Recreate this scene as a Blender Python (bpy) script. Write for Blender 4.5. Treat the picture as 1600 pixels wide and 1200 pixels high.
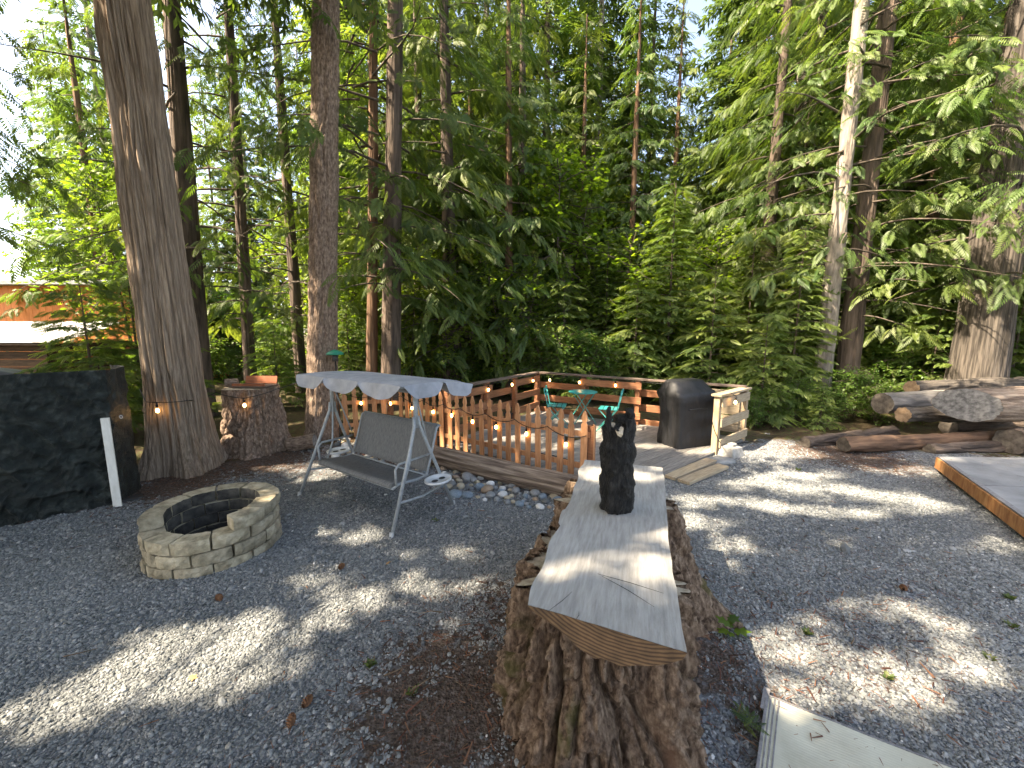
import bpy, math, random
import numpy as np
from mathutils import Vector, Matrix
for o in list(bpy.data.objects): bpy.data.objects.remove(o)
S = bpy.context.scene; COL = S.collection
R = math.radians; PI = math.pi
# ------------------------------------------------------------------ camera
FPX, PITCH, CAMH = 610.0, R(7.6), 2.0
cam_d = bpy.data.cameras.new('camera'); cam = bpy.data.objects.new('camera', cam_d); COL.objects.link(cam)
cam_d.sensor_width = 36; cam_d.lens = FPX/1600*36; cam_d.clip_start = 0.05; cam_d.clip_end = 800
cam.location = (0, 0, CAMH); cam.rotation_euler = (R(90)-PITCH, 0, 0); S.camera = cam
# ------------------------------------------------------------------ sky and sun
SUN_EL = R(50); TO_SUN_AZ = math.atan2(-0.36, -0.93)          # the sun stands to the left
TS = Vector((math.cos(SUN_EL)*math.cos(TO_SUN_AZ), math.cos(SUN_EL)*math.sin(TO_SUN_AZ), math.sin(SUN_EL)))
w = bpy.data.worlds.new('World'); S.world = w; w.use_nodes = True
nt = w.node_tree; nt.nodes.clear()
sky = nt.nodes.new('ShaderNodeTexSky'); sky.sky_type = 'NISHITA'; sky.sun_disc = False
sky.sun_elevation = SUN_EL; sky.sun_rotation = math.atan2(TS.x, TS.y); sky.dust_density = 3.0; sky.air_density = .8; sky.ozone_density = .3; sky.altitude = 200
bg = nt.nodes.new('ShaderNodeBackground'); bg.inputs[1].default_value = 0.15
wo = nt.nodes.new('ShaderNodeOutputWorld'); nt.links.new(sky.outputs[0], bg.inputs[0]); nt.links.new(bg.outputs[0], wo.inputs[0])
sd = bpy.data.lights.new('sun', 'SUN'); sd.energy = 4.6; sd.angle = R(0.53); sd.color = (1, .93, .82)
sun = bpy.data.objects.new('sun', sd); COL.objects.link(sun); sun.rotation_euler = TS.to_track_quat('Z', 'Y').to_euler(); sun.location = (-20, 0, 30)
S.view_settings.view_transform = 'Standard'; S.view_settings.look = 'None'; S.view_settings.exposure = 2.52; S.view_settings.use_white_balance = True; S.view_settings.white_balance_temperature = 7750; S.view_settings.white_balance_tint = 10; S.view_settings.gamma = 1
S.render.engine = 'CYCLES'; c = S.cycles
c.max_bounces = 6; c.diffuse_bounces = 4; c.glossy_bounces = 2; c.transmission_bounces = 4; c.transparent_max_bounces = 4
c.use_denoising = True; c.denoising_prefilter = 'ACCURATE'; c.denoising_input_passes = 'RGB_ALBEDO_NORMAL'; c.use_adaptive_sampling = True; c.adaptive_threshold = 0.02; c.caustics_reflective = False; c.caustics_refractive = False
c.sample_clamp_indirect = 6

# ------------------------------------------------------------------ helpers
CT, ST = math.cos(PITCH), math.sin(PITCH)
def G(px, py, z=0.0):                       # photo pixel -> point on the level z
    u, v = (px-800)/FPX, (py-600)/FPX
    k = v*CT + ST
    d = (CAMH-z)/k
    return Vector((u*d, d*(CT - v*ST), z))
def AT(px, d):                               # a spot on the ground in the pixel's direction at depth d
    return Vector(((px-800)/FPX*d, d, 0))
def hash3(i, j, k):
    h = (i*374761393 + j*668265263 + k*1274126177) & 0xffffffff
    h = ((h ^ (h >> 13)) * 1274126177) & 0xffffffff
    return ((h ^ (h >> 16)) & 0xffff)/65535.0
def vn(x, y, z=0.0):                         # value noise 0..1, vectorised
    x, y, z = np.broadcast_arrays(np.asarray(x, float), np.asarray(y, float), np.asarray(z, float))
    i, j, k = np.floor(x).astype(np.int64), np.floor(y).astype(np.int64), np.floor(z).astype(np.int64)
    f, g, h = x-i, y-j, z-k
    f, g, h = f*f*(3-2*f), g*g*(3-2*g), h*h*(3-2*h)
    def c_(a, b, cc): return hash3(i+a, j+b, k+cc)
    x00 = c_(0,0,0)*(1-f)+c_(1,0,0)*f; x10 = c_(0,1,0)*(1-f)+c_(1,1,0)*f
    x01 = c_(0,0,1)*(1-f)+c_(1,0,1)*f; x11 = c_(0,1,1)*(1-f)+c_(1,1,1)*f
    return (x00*(1-g)+x10*g)*(1-h) + (x01*(1-g)+x11*g)*h
def ridg(x, y, z=0.0): return 1-np.abs(2*vn(x, y, z)-1)

class MB:
    def __init__(s): s.v = []; s.f = []
    def add(s, vs, fs):
        n = len(s.v); s.v += [tuple(p) for p in vs]; s.f += [tuple(i+n for i in f) for f in fs]; return s
    def box(s, c, d, M=None, bev=0.0):
        x, y, z = [q/2 for q in d]; b = min(bev, x*.9, y*.9, z*.9)
        if b > 0:
            vs = []
            for sx in (-1,1):
                for sy in (-1,1):
                    for sz in (-1,1): vs += [(sx*(x-b), sy*(y-b), sz*z), (sx*(x-b), sy*y, sz*(z-b)), (sx*x, sy*(y-b), sz*(z-b))]
            me = bpy_hull(vs); fs = me
        else:
            vs = [(a*x, bb*y, cc*z) for a in (-1,1) for bb in (-1,1) for cc in (-1,1)]
            fs = [(0,1,3,2),(4,6,7,5),(0,4,5,1),(2,3,7,6),(0,2,6,4),(1,5,7,3)]
        c = Vector(c)
        if M is not None: vs = [M @ Vector(p) + c for p in vs]
        else: vs = [Vector(p) + c for p in vs]
        return s.add(vs, fs)
    def bar(s, a, b, w, h, up=(0,0,1), bev=0.0):
        a, b = Vector(a), Vector(b); x = (b-a).normalized(); up = Vector(up)
        y = up.cross(x).normalized(); z = x.cross(y)
        M = Matrix((x, y, z)).transposed()
        return s.box((a+b)/2, ((b-a).length, w, h), M, bev)
    def tube(s, pts, rad, n=8, cap=True):
        pts = [Vector(p) for p in pts]; m = len(pts)
        if not hasattr(rad, '__len__'): rad = [rad]*m
        ref = Vector((0.13, 0.31, 0.94)).normalized(); vs = []; fs = []
        prev = None
        for i, p in enumerate(pts):
            t = (pts[min(i+1, m-1)]-pts[max(i-1, 0)]).normalized()
            if prev is None:
                a = ref if abs(t.dot(ref)) < .95 else Vector((1,0,0))
                e = (a - t*a.dot(t)).normalized()
            else: e = (prev - t*prev.dot(t)).normalized()
            prev = e; f_ = t.cross(e)
            for k in range(n):
                q = 2*PI*k/n; vs.append(p + (e*math.cos(q)+f_*math.sin(q))*rad[i])
        for i in range(m-1):
            for k in range(n):
                k2 = (k+1) % n; fs.append((i*n+k, i*n+k2, (i+1)*n+k2, (i+1)*n+k))
        if cap: fs.append(tuple(range(n-1, -1, -1))); fs.append(tuple((m-1)*n+k for k in range(n)))
        return s.add(vs, fs)
    def lathe(s, prof, n=16, c=(0,0,0), closed=True):
        c = Vector(c); vs = []; fs = []; m = len(prof)
        for r, z in prof:
            for k in range(n): vs.append(c+Vector((r*math.cos(2*PI*k/n), r*math.sin(2*PI*k/n), z)))
        for i in range(m-1):
            for k in range(n):
                k2 = (k+1) % n; fs.append((i*n+k, i*n+k2, (i+1)*n+k2, (i+1)*n+k))
        if closed: fs.append(tuple(range(n-1,-1,-1))); fs.append(tuple((m-1)*n+k for k in range(n)))
        return s.add(vs, fs)
    def prism(s, poly, z0, z1):                # poly: list of (x, y), counter-clockwise
        n = len(poly); vs = [(p[0], p[1], z0) for p in poly]+[(p[0], p[1], z1) for p in poly]
        fs = [tuple(range(n-1,-1,-1)), tuple(range(n, 2*n))]+[(i, (i+1) % n, n+(i+1) % n, n+i) for i in range(n)]
        return s.add(vs, fs)
    def mesh(s, name):
        me = bpy.data.meshes.new(name); me.from_pydata(s.v, [], s.f); me.update(); return me
    def build(s, name, mat, parent=None, smooth=False):
        return obj(name, s.mesh(name), mat, parent, smooth)
import bmesh
def bpy_hull(vs):
    bm = bmesh.new(); vv = [bm.verts.new(p) for p in vs]; bm.verts.index_update()
    bmesh.ops.convex_hull(bm, input=vv)
    bmesh.ops.dissolve_limit(bm, angle_limit=0.02, verts=bm.verts, edges=bm.edges)
    bm.verts.index_update()
    idx = {}
    for i, p in enumerate(vs): idx[tuple(round(q, 6) for q in p)] = i
    fs = [tuple(idx[tuple(round(q, 6) for q in v.co)] for v in f.verts) for f in bm.faces]; bm.free(); return fs
def obj(name, me, mat, parent=None, smooth=False):
    o = bpy.data.objects.new(name, me); COL.objects.link(o)
    if mat is not None and len(me.materials) == 0: me.materials.append(MAT[mat] if isinstance(mat, str) else mat)
    if smooth: me.polygons.foreach_set('use_smooth', np.ones(len(me.polygons), bool))
    if parent is not None: o.parent = parent
    return o
def np_mesh(name, V, F, attr=None, smooth=False):
    V = np.ascontiguousarray(V, np.float32); F = np.ascontiguousarray(F, np.int32); k = F.shape[1]
    me = bpy.data.meshes.new(name); me.vertices.add(len(V)); me.vertices.foreach_set('co', V.ravel())
    me.loops.add(F.size); me.loops.foreach_set('vertex_index', F.ravel())
    me.polygons.add(len(F)); me.polygons.foreach_set('loop_start', np.arange(0, F.size, k, dtype=np.int32))
    if attr:
        for nm, a in attr.items():
            at = me.attributes.new(nm, 'FLOAT', 'POINT'); at.data.foreach_set('value', np.ascontiguousarray(a, np.float32))
    me.update(calc_edges=True)
    if smooth: me.polygons.foreach_set('use_smooth', np.ones(len(F), bool))
    return me
def tag(o, label, cat, group=None, kind=None):
    if label: o['label'] = label
    if cat: o['category'] = cat
    if group: o['group'] = group
    if kind: o['kind'] = kind
    return o
def thing(name, label, cat, loc=(0,0,0), rz=0.0, group=None):
    o = bpy.data.objects.new(name, None); COL.objects.link(o); o.location = loc; o.rotation_euler = (0,0,rz)
    return tag(o, label, cat, group)
def copy_tree(o, parent=None):
    cp = o.copy(); COL.objects.link(cp); cp.parent = parent
    for ch in list(o.children): copy_tree(ch, cp)
    return cp
def frame(ex, ey=None):                       # z-rotation of a local x axis
    return math.atan2(ex[1], ex[0])

# ------------------------------------------------------------------ materials
MAT = {}
def mat(name, c1, c2=None, scale=8, stretch=(1,1,1), rough=.8, bump=.0, bscale=None, c3=None, spec=.3, detail=5, coord='Object', metal=0, rand=0.0, ramp=(.35,.65), bdist=.02):
    m = bpy.data.materials.new(name); m.use_nodes = True; N = m.node_tree.nodes; L = m.node_tree.links
    b = N['Principled BSDF']; b.inputs['Roughness'].default_value = rough; b.inputs['Specular IOR Level'].default_value = spec; b.inputs['Metallic'].default_value = metal
    tc = N.new('ShaderNodeTexCoord'); mp = N.new('ShaderNodeMapping'); mp.inputs['Scale'].default_value = stretch
    L.new(tc.outputs[coord], mp.inputs[0])
    nz = N.new('ShaderNodeTexNoise'); nz.inputs['Scale'].default_value = scale; nz.inputs['Detail'].default_value = detail; nz.inputs['Roughness'].default_value = .62
    L.new(mp.outputs[0], nz.inputs['Vector'])
    if rand > 0:
        oi = N.new('ShaderNodeObjectInfo'); ad = N.new('ShaderNodeVectorMath'); ad.operation = 'SCALE'; ad.inputs[0].default_value = (37, 53, 71)
        L.new(oi.outputs['Random'], ad.inputs['Scale']); a2 = N.new('ShaderNodeVectorMath'); a2.operation = 'ADD'
        L.new(mp.outputs[0], a2.inputs[0]); L.new(ad.outputs[0], a2.inputs[1]); L.new(a2.outputs[0], nz.inputs['Vector'])
    rp = N.new('ShaderNodeValToRGB'); e = rp.color_ramp.elements; e[0].position, e[1].position = ramp
    e[0].color = (*c1, 1); e[1].color = (*(c2 or c1), 1)
    if c3: q = e.new(.5*(ramp[0]+ramp[1])); q.color = (*c3, 1)
    L.new(nz.outputs[0], rp.inputs[0]); last = rp.outputs[0]
    if rand > 0:
        hs = N.new('ShaderNodeHueSaturation'); mr = N.new('ShaderNodeMapRange'); mr.inputs[3].default_value = 1-rand; mr.inputs[4].default_value = 1+rand
        L.new(oi.outputs['Random'], mr.inputs[0]); L.new(mr.outputs[0], hs.inputs['Value']); L.new(last, hs.inputs['Color']); last = hs.outputs[0]
    L.new(last, b.inputs['Base Color'])
    if bump:
        n2 = N.new('ShaderNodeTexNoise'); n2.inputs['Scale'].default_value = bscale or scale*3; n2.inputs['Detail'].default_value = 6; n2.inputs['Roughness'].default_value = .7
        L.new(mp.outputs[0], n2.inputs['Vector']); bp = N.new('ShaderNodeBump'); bp.inputs['Strength'].default_value = bump; bp.inputs['Distance'].default_value = bdist
        L.new(n2.outputs[0], bp.inputs['Height']); L.new(bp.outputs[0], b.inputs['Normal'])
    m['b'] = 1; MAT[name] = m; return m
def emis(name, col, st):
    m = bpy.data.materials.new(name); m.use_nodes = True; b = m.node_tree.nodes['Principled BSDF']
    b.inputs['Base Color'].default_value = (.9,.8,.6,1); b.inputs['Emission Color'].default_value = (*col, 1); b.inputs['Emission Strength'].default_value = st
    MAT[name] = m
def leafmat(name, dark, mid, lite, trans=.4, gloss=.025):
    m = bpy.data.materials.new(name); m.use_nodes = True; N = m.node_tree.nodes; L = m.node_tree.links; N.clear()
    at = N.new('ShaderNodeAttribute'); at.attribute_name = 'tint'
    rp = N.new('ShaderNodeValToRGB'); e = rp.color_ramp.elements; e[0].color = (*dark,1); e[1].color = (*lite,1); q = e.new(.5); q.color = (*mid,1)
    L.new(at.outputs['Fac'], rp.inputs[0])
    oi = N.new('ShaderNodeObjectInfo'); hs = N.new('ShaderNodeHueSaturation')
    mr = N.new('ShaderNodeMapRange'); mr.inputs[3].default_value = .485; mr.inputs[4].default_value = .512; L.new(oi.outputs['Random'], mr.inputs[0]); L.new(mr.outputs[0], hs.inputs['Hue'])
    L.new(rp.outputs[0], hs.inputs['Color'])
    df = N.new('ShaderNodeBsdfDiffuse'); tr = N.new('ShaderNodeBsdfTranslucent'); gl = N.new('ShaderNodeBsdfGlossy'); gl.inputs['Roughness'].default_value = .45
    tw = N.new('ShaderNodeMixRGB'); tw.blend_type = 'MULTIPLY'; tw.inputs[0].default_value = 1; tw.inputs[2].default_value = (1.5, 1.55, .65, 1)
    L.new(hs.outputs[0], df.inputs[0]); L.new(hs.outputs[0], tw.inputs[1]); L.new(tw.outputs[0], tr.inputs[0])
    m1 = N.new('ShaderNodeMixShader'); m1.inputs[0].default_value = trans; L.new(df.outputs[0], m1.inputs[1]); L.new(tr.outputs[0], m1.inputs[2])
    m2 = N.new('ShaderNodeMixShader'); m2.inputs[0].default_value = gloss; L.new(m1.outputs[0], m2.inputs[1]); L.new(gl.outputs[0], m2.inputs[2])
    o = N.new('ShaderNodeOutputMaterial'); L.new(m2.outputs[0], o.inputs[0]); MAT[name] = m
mat('cedar_bark', (.18,.130,.092), (.40,.305,.225), scale=44, stretch=(1,1,.05), rough=.95, bump=1.0, bscale=60, c3=(.285,.21,.152), ramp=(.36,.66), detail=4, bdist=.03)
mat('fir_bark', (.115,.077,.056), (.36,.265,.20), scale=34, stretch=(1,1,.4), rough=.95, bump=1.0, bscale=42, c3=(.225,.158,.116), ramp=(.36,.66), detail=5, bdist=.03)
mat('dark_bark', (.04,.03,.024), (.15,.11,.085), scale=9, stretch=(1,1,.12), rough=.95, bump=.7, bscale=30)
mat('red_bark', (.07,.04,.026), (.22,.13,.08), scale=9, stretch=(1,1,.08), rough=.95, bump=.7, bscale=34)
mat('grey_wood', (.085,.078,.07), (.24,.22,.20), scale=10, stretch=(1,1,.12), rough=.95, bump=.7, bscale=36)
mat('shade_bark', (.035,.029,.024), (.115,.096,.08), scale=24, stretch=(1,1,.05), rough=.95, bump=.9, bscale=50, ramp=(.4,.62), detail=3)  # bark darkened in colour so trunk and logs read as standing in shade
mat('log_bark', (.09,.065,.05), (.33,.26,.20), scale=20, stretch=(1,1,.07), rough=.95, bump=1.0, bscale=40, c3=(.2,.15,.115), detail=3)
mat('grey_bark', (.12,.10,.085), (.36,.31,.26), scale=8, stretch=(1,1,.25), rough=.95, bump=.7, bscale=30)
mat('limb', (.045,.035,.027), (.12,.095,.075), scale=12, rough=.95)
mat('slab_wood', (.27,.258,.24), (.45,.432,.405), scale=9, stretch=(6,.7,4), rough=.8, bump=.5, bscale=22, c3=(.36,.345,.32), bdist=.012, ramp=(.28,.72))
mat('weathered', (.135,.125,.113), (.275,.255,.23), scale=6, stretch=(.8,9,9), rough=.85, bump=.25, bscale=12, rand=.12, bdist=.008)
mat('weathered_new', (.25,.19,.125), (.41,.33,.225), scale=6, stretch=(.8,9,9), rough=.8, bump=.2, bscale=12, rand=.1, bdist=.008)
mat('stained', (.19,.075,.035), (.33,.15,.075), scale=6, stretch=(.8,9,9), rough=.7, bump=.2, bscale=12, rand=.18, bdist=.008)
mat('picket', (.38,.165,.072), (.57,.30,.155), scale=6, stretch=(9,9,.8), rough=.75, bump=.2, bscale=12, rand=.22, bdist=.008)
mat('cap', (.08,.058,.045), (.17,.125,.10), scale=6, stretch=(.8,9,9), rough=.85, bump=.2, bscale=12)
mat('pale_post', (.27,.19,.115), (.42,.315,.20), scale=6, stretch=(9,9,.8), rough=.75, bump=.2, bscale=12, rand=.1, bdist=.008)
mat('block', (.20,.17,.115), (.50,.435,.315), scale=9, rough=.95, bump=.8, bscale=38, c3=(.36,.31,.215), rand=.2, bdist=.025)
mat('soot', (.022,.021,.02), (.10,.09,.075), scale=8, rough=.95, bump=.6, bscale=30, rand=.1)
mat('ash', (.03,.03,.03), (.10,.095,.09), scale=30, rough=1, bump=.6)
mat('steel', (.25,.275,.285), (.34,.365,.375), scale=30, rough=.5, spec=.5, metal=.1)
mat('sling', (.085,.09,.092), (.20,.205,.205), scale=16, stretch=(14,1.2,1.2), rough=.8, bump=.3, bscale=40, bdist=.005)
mat('canopy_cloth', (.25,.26,.285), (.34,.35,.375), scale=7, rough=.85, bump=.2, bscale=16)
mat('tray', (.45,.46,.46), (.62,.63,.63), scale=8, rough=.6)
mat('dark_plastic', (.03,.03,.032), (.05,.05,.05), rough=.5)
mat('tarp', (.008,.011,.010), (.085,.098,.088), scale=9, rough=.42, bump=1.0, bscale=16, c3=(.024,.031,.028), spec=.45, ramp=(.34,.75), bdist=.06)
mat('black_tarp', (.006,.007,.008), (.015,.016,.018), rough=.5)
mat('bbq_cover', (.009,.009,.010), (.018,.018,.020), scale=6, rough=.55, bump=.35, bscale=9, bdist=.03, spec=.4)
mat('teal', (.016,.24,.22), (.022,.30,.275), scale=5, rough=.42, spec=.5)
mat('green_plastic', (.01,.16,.10), (.015,.2,.13), rough=.4)
mat('white_paint', (.60,.58,.52), (.74,.72,.66), scale=9, stretch=(3,3,.7), rough=.7)
mat('concrete', (.22,.21,.195), (.36,.35,.325), scale=14, rough=.95, bump=.5)
mat('cord', (.010,.010,.010), rough=.6)
mat('char', (.005,.005,.005), (.075,.068,.058), scale=30, stretch=(2,2,.5), rough=.45, bump=1.0, bscale=40, spec=.5, ramp=(.5,.8), bdist=.05)  # pale flecks in the colour stand in for glossy highlights
mat('raw_wood', (.30,.23,.15), (.56,.47,.35), scale=20, rough=.85, bump=.4)
mat('old_wood_end', (.10,.095,.09), (.30,.285,.265), scale=14, rough=.9, bump=.3)
mat('fresh_end', (.20,.13,.08), (.40,.28,.18), scale=9, rough=.9, bump=.3)
mat('dark_end', (.06,.05,.042), (.17,.145,.12), scale=9, rough=.9, bump=.3)
mat('fascia', (.25,.10,.035), (.50,.26,.11), scale=7, stretch=(2,2,.6), rough=.6, bump=.1)
mat('ply', (.15,.152,.155), (.31,.31,.31), scale=2.2, detail=9, rough=.8, bump=.2, rand=.06, ramp=(.3,.7))
mat('mat_fabric', (.38,.355,.275), (.58,.56,.45), scale=4, detail=9, rough=.95, ramp=(.25,.65))
mat('mat_edge', (.16,.15,.15), (.26,.25,.25), scale=40, rough=.9)
mat('redwood', (.17,.05,.02), (.30,.095,.04), scale=5, stretch=(.6,6,6), rough=.6)
mat('shed_wall', (.035,.022,.014), (.085,.055,.033), scale=6, stretch=(.6,6,6), rough=.85, rand=.2)
mat('shingle', (.34,.33,.33), (.55,.54,.54), scale=8, rough=.9, bump=.4, rand=.15)
mat('orange_wall', (.42,.13,.03), (.55,.19,.05), scale=6, stretch=(6,6,.6), rough=.7, rand=.08)
mat('cone', (.09,.04,.02), (.20,.10,.05), scale=30, rough=.9)
mat('dry_leaf', (.32,.17,.07), (.45,.27,.12), rough=.8)
mat('twig', (.10,.065,.04), (.24,.17,.11), rough=.9, rand=.3)
mat('pot', (.03,.028,.027), (.05,.047,.045), rough=.6)
emis('bulb', (1, .60, .24), 8)
leafmat('leaf_cedar', (.034,.066,.021), (.076,.128,.032), (.155,.20,.052), .48)
leafmat('leaf_hemlock', (.042,.078,.022), (.094,.148,.036), (.18,.22,.056), .5)
leafmat('leaf_fir', (.030,.054,.024), (.058,.094,.034), (.11,.15,.048), .42)
leafmat('leaf_maple', (.060,.11,.016), (.12,.19,.026), (.21,.28,.04), .55)
leafmat('leaf_fern', (.04,.09,.02), (.08,.15,.03), (.13,.2,.045), .45)
leafmat('leaf_grass', (.05,.085,.025), (.09,.13,.04), (.17,.18,.07), .4)
leafmat('needle_litter', (.05,.026,.016), (.14,.065,.035), (.26,.15,.08), .1)
# stones: one material each tone
for nm, c1, c2 in (('stone_grey',(.16,.165,.165),(.27,.275,.27)), ('stone_tan',(.30,.25,.17),(.44,.38,.28)), ('stone_white',(.5,.49,.46),(.68,.67,.64)),
                   ('stone_blue',(.13,.17,.20),(.22,.27,.31)), ('stone_dark',(.07,.075,.075),(.13,.135,.13)), ('stone_rust',(.26,.18,.12),(.36,.27,.19))):
    mat(nm, c1, c2, scale=9, rough=.75, bump=.15, rand=.15)
def ground_material():
    m = bpy.data.materials.new('ground'); m.use_nodes = True; N = m.node_tree.nodes; L = m.node_tree.links; b = N['Principled BSDF']; b.inputs['Roughness'].default_value = .95; b.inputs['Specular IOR Level'].default_value = .15
    tc = N.new('ShaderNodeTexCoord')
    def noise(s, d=4, r=.6):
        n = N.new('ShaderNodeTexNoise'); n.inputs['Scale'].default_value = s; n.inputs['Detail'].default_value = d; n.inputs['Roughness'].default_value = r; L.new(tc.outputs['Object'], n.inputs['Vector']); return n
    def ramp(src, stops):
        r = N.new('ShaderNodeValToRGB'); e = r.color_ramp.elements
        e[0].position, e[0].color = stops[0][0], (*stops[0][1],1); e[1].position, e[1].color = stops[-1][0], (*stops[-1][1],1)
        for p, cc in stops[1:-1]: q = e.new(p); q.color = (*cc,1)
        L.new(src, r.inputs[0]); return r
    vor = N.new('ShaderNodeTexVoronoi'); vor.inputs['Scale'].default_value = 68; L.new(tc.outputs['Object'], vor.inputs['Vector'])
    g1 = ramp(vor.outputs['Color'], [(0,(.06,.066,.072)),(.35,(.13,.14,.15)),(.7,(.22,.23,.24)),(1,(.42,.42,.42))])
    dirt = ramp(noise(38).outputs[0], [(.3,(.045,.032,.025)),(.5,(.10,.075,.06)),(.7,(.19,.155,.135))])
    forest = ramp(noise(9).outputs[0], [(.3,(.035,.026,.016)),(.5,(.085,.06,.035)),(.62,(.06,.075,.025)),(.75,(.17,.13,.075))])
    at = N.new('ShaderNodeAttribute'); at.attribute_name = 'dirt'; at2 = N.new('ShaderNodeAttribute'); at2.attribute_name = 'forest'
    def thr(a, sc, amt):
        n = noise(sc, 5, .7); s_ = N.new('ShaderNodeMath'); s_.operation = 'SUBTRACT'; L.new(n.outputs[0], s_.inputs[0]); s_.inputs[1].default_value = .5
        mu = N.new('ShaderNodeMath'); mu.operation = 'MULTIPLY_ADD'; L.new(s_.outputs[0], mu.inputs[0]); mu.inputs[1].default_value = amt; L.new(a, mu.inputs[2])
        r = N.new('ShaderNodeMapRange'); r.inputs[1].default_value = .4; r.inputs[2].default_value = .6; L.new(mu.outputs[0], r.inputs[0]); return r.outputs[0]
    mx = N.new('ShaderNodeMixRGB'); L.new(thr(at.outputs['Fac'], 13, 1.6), mx.inputs[0]); L.new(g1.outputs[0], mx.inputs[1]); L.new(dirt.outputs[0], mx.inputs[2])
    m2 = N.new('ShaderNodeMixRGB'); L.new(thr(at2.outputs['Fac'], 4, 1.0), m2.inputs[0]); L.new(mx.outputs[0], m2.inputs[1]); L.new(forest.outputs[0], m2.inputs[2])
    L.new(m2.outputs[0], b.inputs['Base Color'])
    bp = N.new('ShaderNodeBump'); bp.inputs['Strength'].default_value = .8; bp.inputs['Distance'].default_value = .02; L.new(vor.outputs['Distance'], bp.inputs['Height'])
    b2 = N.new('ShaderNodeBump'); b2.inputs['Strength'].default_value = .6; b2.inputs['Distance'].default_value = .02; L.new(noise(60,5,.75).outputs[0], b2.inputs['Height']); L.new(bp.outputs[0], b2.inputs['Normal'])
    L.new(b2.outputs[0], b.inputs['Normal']); MAT['ground'] = m
ground_material()
def attr_mat(name, stops, rough=.85, itype='INSTANCER'):
    m = bpy.data.materials.new(name); m.use_nodes = True; N = m.node_tree.nodes; L = m.node_tree.links; b = N['Principled BSDF']; b.inputs['Roughness'].default_value = rough; b.inputs['Specular IOR Level'].default_value = .3
    at = N.new('ShaderNodeAttribute'); at.attribute_type = itype; at.attribute_name = 'tint'
    r = N.new('ShaderNodeValToRGB'); e = r.color_ramp.elements; e[0].position, e[0].color = stops[0][0], (*stops[0][1],1); e[1].position, e[1].color = stops[-1][0], (*stops[-1][1],1)
    for p, cc in stops[1:-1]: q = e.new(p); q.color = (*cc,1)
    L.new(at.outputs['Fac'], r.inputs[0]); L.new(r.outputs[0], b.inputs['Base Color']); MAT[name] = m
attr_mat('gravel', [(0,(.092,.098,.098)),(.3,(.17,.178,.176)),(.6,(.245,.252,.246)),(.86,(.33,.332,.322)),(.95,(.30,.27,.22)),(1,(.60,.58,.55))])
def ring_mat():                                 # end grain of the slab: growth rings round a heart above the cut
    m = bpy.data.materials.new('end_grain'); m.use_nodes = True; N = m.node_tree.nodes; L = m.node_tree.links; b = N['Principled BSDF']; b.inputs['Roughness'].default_value = .8
    tc = N.new('ShaderNodeTexCoord'); mp = N.new('ShaderNodeMapping'); mp.inputs['Location'].default_value = (-.06, 0, -1.30); mp.inputs['Scale'].default_value = (.75, 0, 1.25)
    L.new(tc.outputs['Object'], mp.inputs[0]); wv = N.new('ShaderNodeTexWave'); wv.wave_type = 'RINGS'; wv.rings_direction = 'Y'; wv.inputs['Scale'].default_value = 17; wv.inputs['Distortion'].default_value = 2.6; wv.inputs['Detail'].default_value = 3; wv.inputs['Detail Scale'].default_value = 1.0
    L.new(mp.outputs[0], wv.inputs[0]); r = N.new('ShaderNodeValToRGB'); e = r.color_ramp.elements; e[0].color = (.085,.045,.022,1); e[1].color = (.22,.135,.07,1); e[0].position = .1; e[1].position = .75; L.new(wv.outputs[0], r.inputs[0])
    nz = N.new('ShaderNodeTexNoise'); nz.inputs['Scale'].default_value = 13; nz.inputs['Detail'].default_value = 6; L.new(tc.outputs['Object'], nz.inputs['Vector'])
    mx = N.new('ShaderNodeMixRGB'); mx.blend_type = 'MULTIPLY'; mx.inputs[0].default_value = .95; L.new(r.outputs[0], mx.inputs[1]); L.new(nz.outputs[0], mx.inputs[2])
    mr = N.new('ShaderNodeMixRGB'); mr.blend_type = 'MULTIPLY'; mr.inputs[0].default_value = 1; mr.inputs[2].default_value = (1.5,1.45,1.4,1); L.new(mx.outputs[0], mr.inputs[1]); L.new(mr.outputs[0], b.inputs['Base Color']); MAT['end_grain'] = m
ring_mat()
def stump_mat():                                # furrowed bark with moss growing on its weather side
    m = mat('stump_bark', (.075,.045,.029), (.40,.285,.20), scale=34, stretch=(1,1,.45), rough=.95, bump=1.0, bscale=60, c3=(.215,.142,.095), ramp=(.36,.66), bdist=.035)
    N = m.node_tree.nodes; L = m.node_tree.links; b = N['Principled BSDF']; src = b.inputs['Base Color'].links[0].from_socket
    at = N.new('ShaderNodeAttribute'); at.attribute_name = 'moss'; mx = N.new('ShaderNodeMixRGB'); mx.inputs[2].default_value = (.085,.080,.016,1)
    L.new(at.outputs['Fac'], mx.inputs[0]); L.new(src, mx.inputs[1])
    a2 = N.new('ShaderNodeAttribute'); a2.attribute_name = 'rot'; m3 = N.new('ShaderNodeMixRGB'); m3.inputs[2].default_value = (.19,.10,.06,1); L.new(a2.outputs['Fac'], m3.inputs[0]); L.new(mx.outputs[0], m3.inputs[1])
    L.new(m3.outputs[0], b.inputs['Base Color'])
stump_mat()
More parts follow.
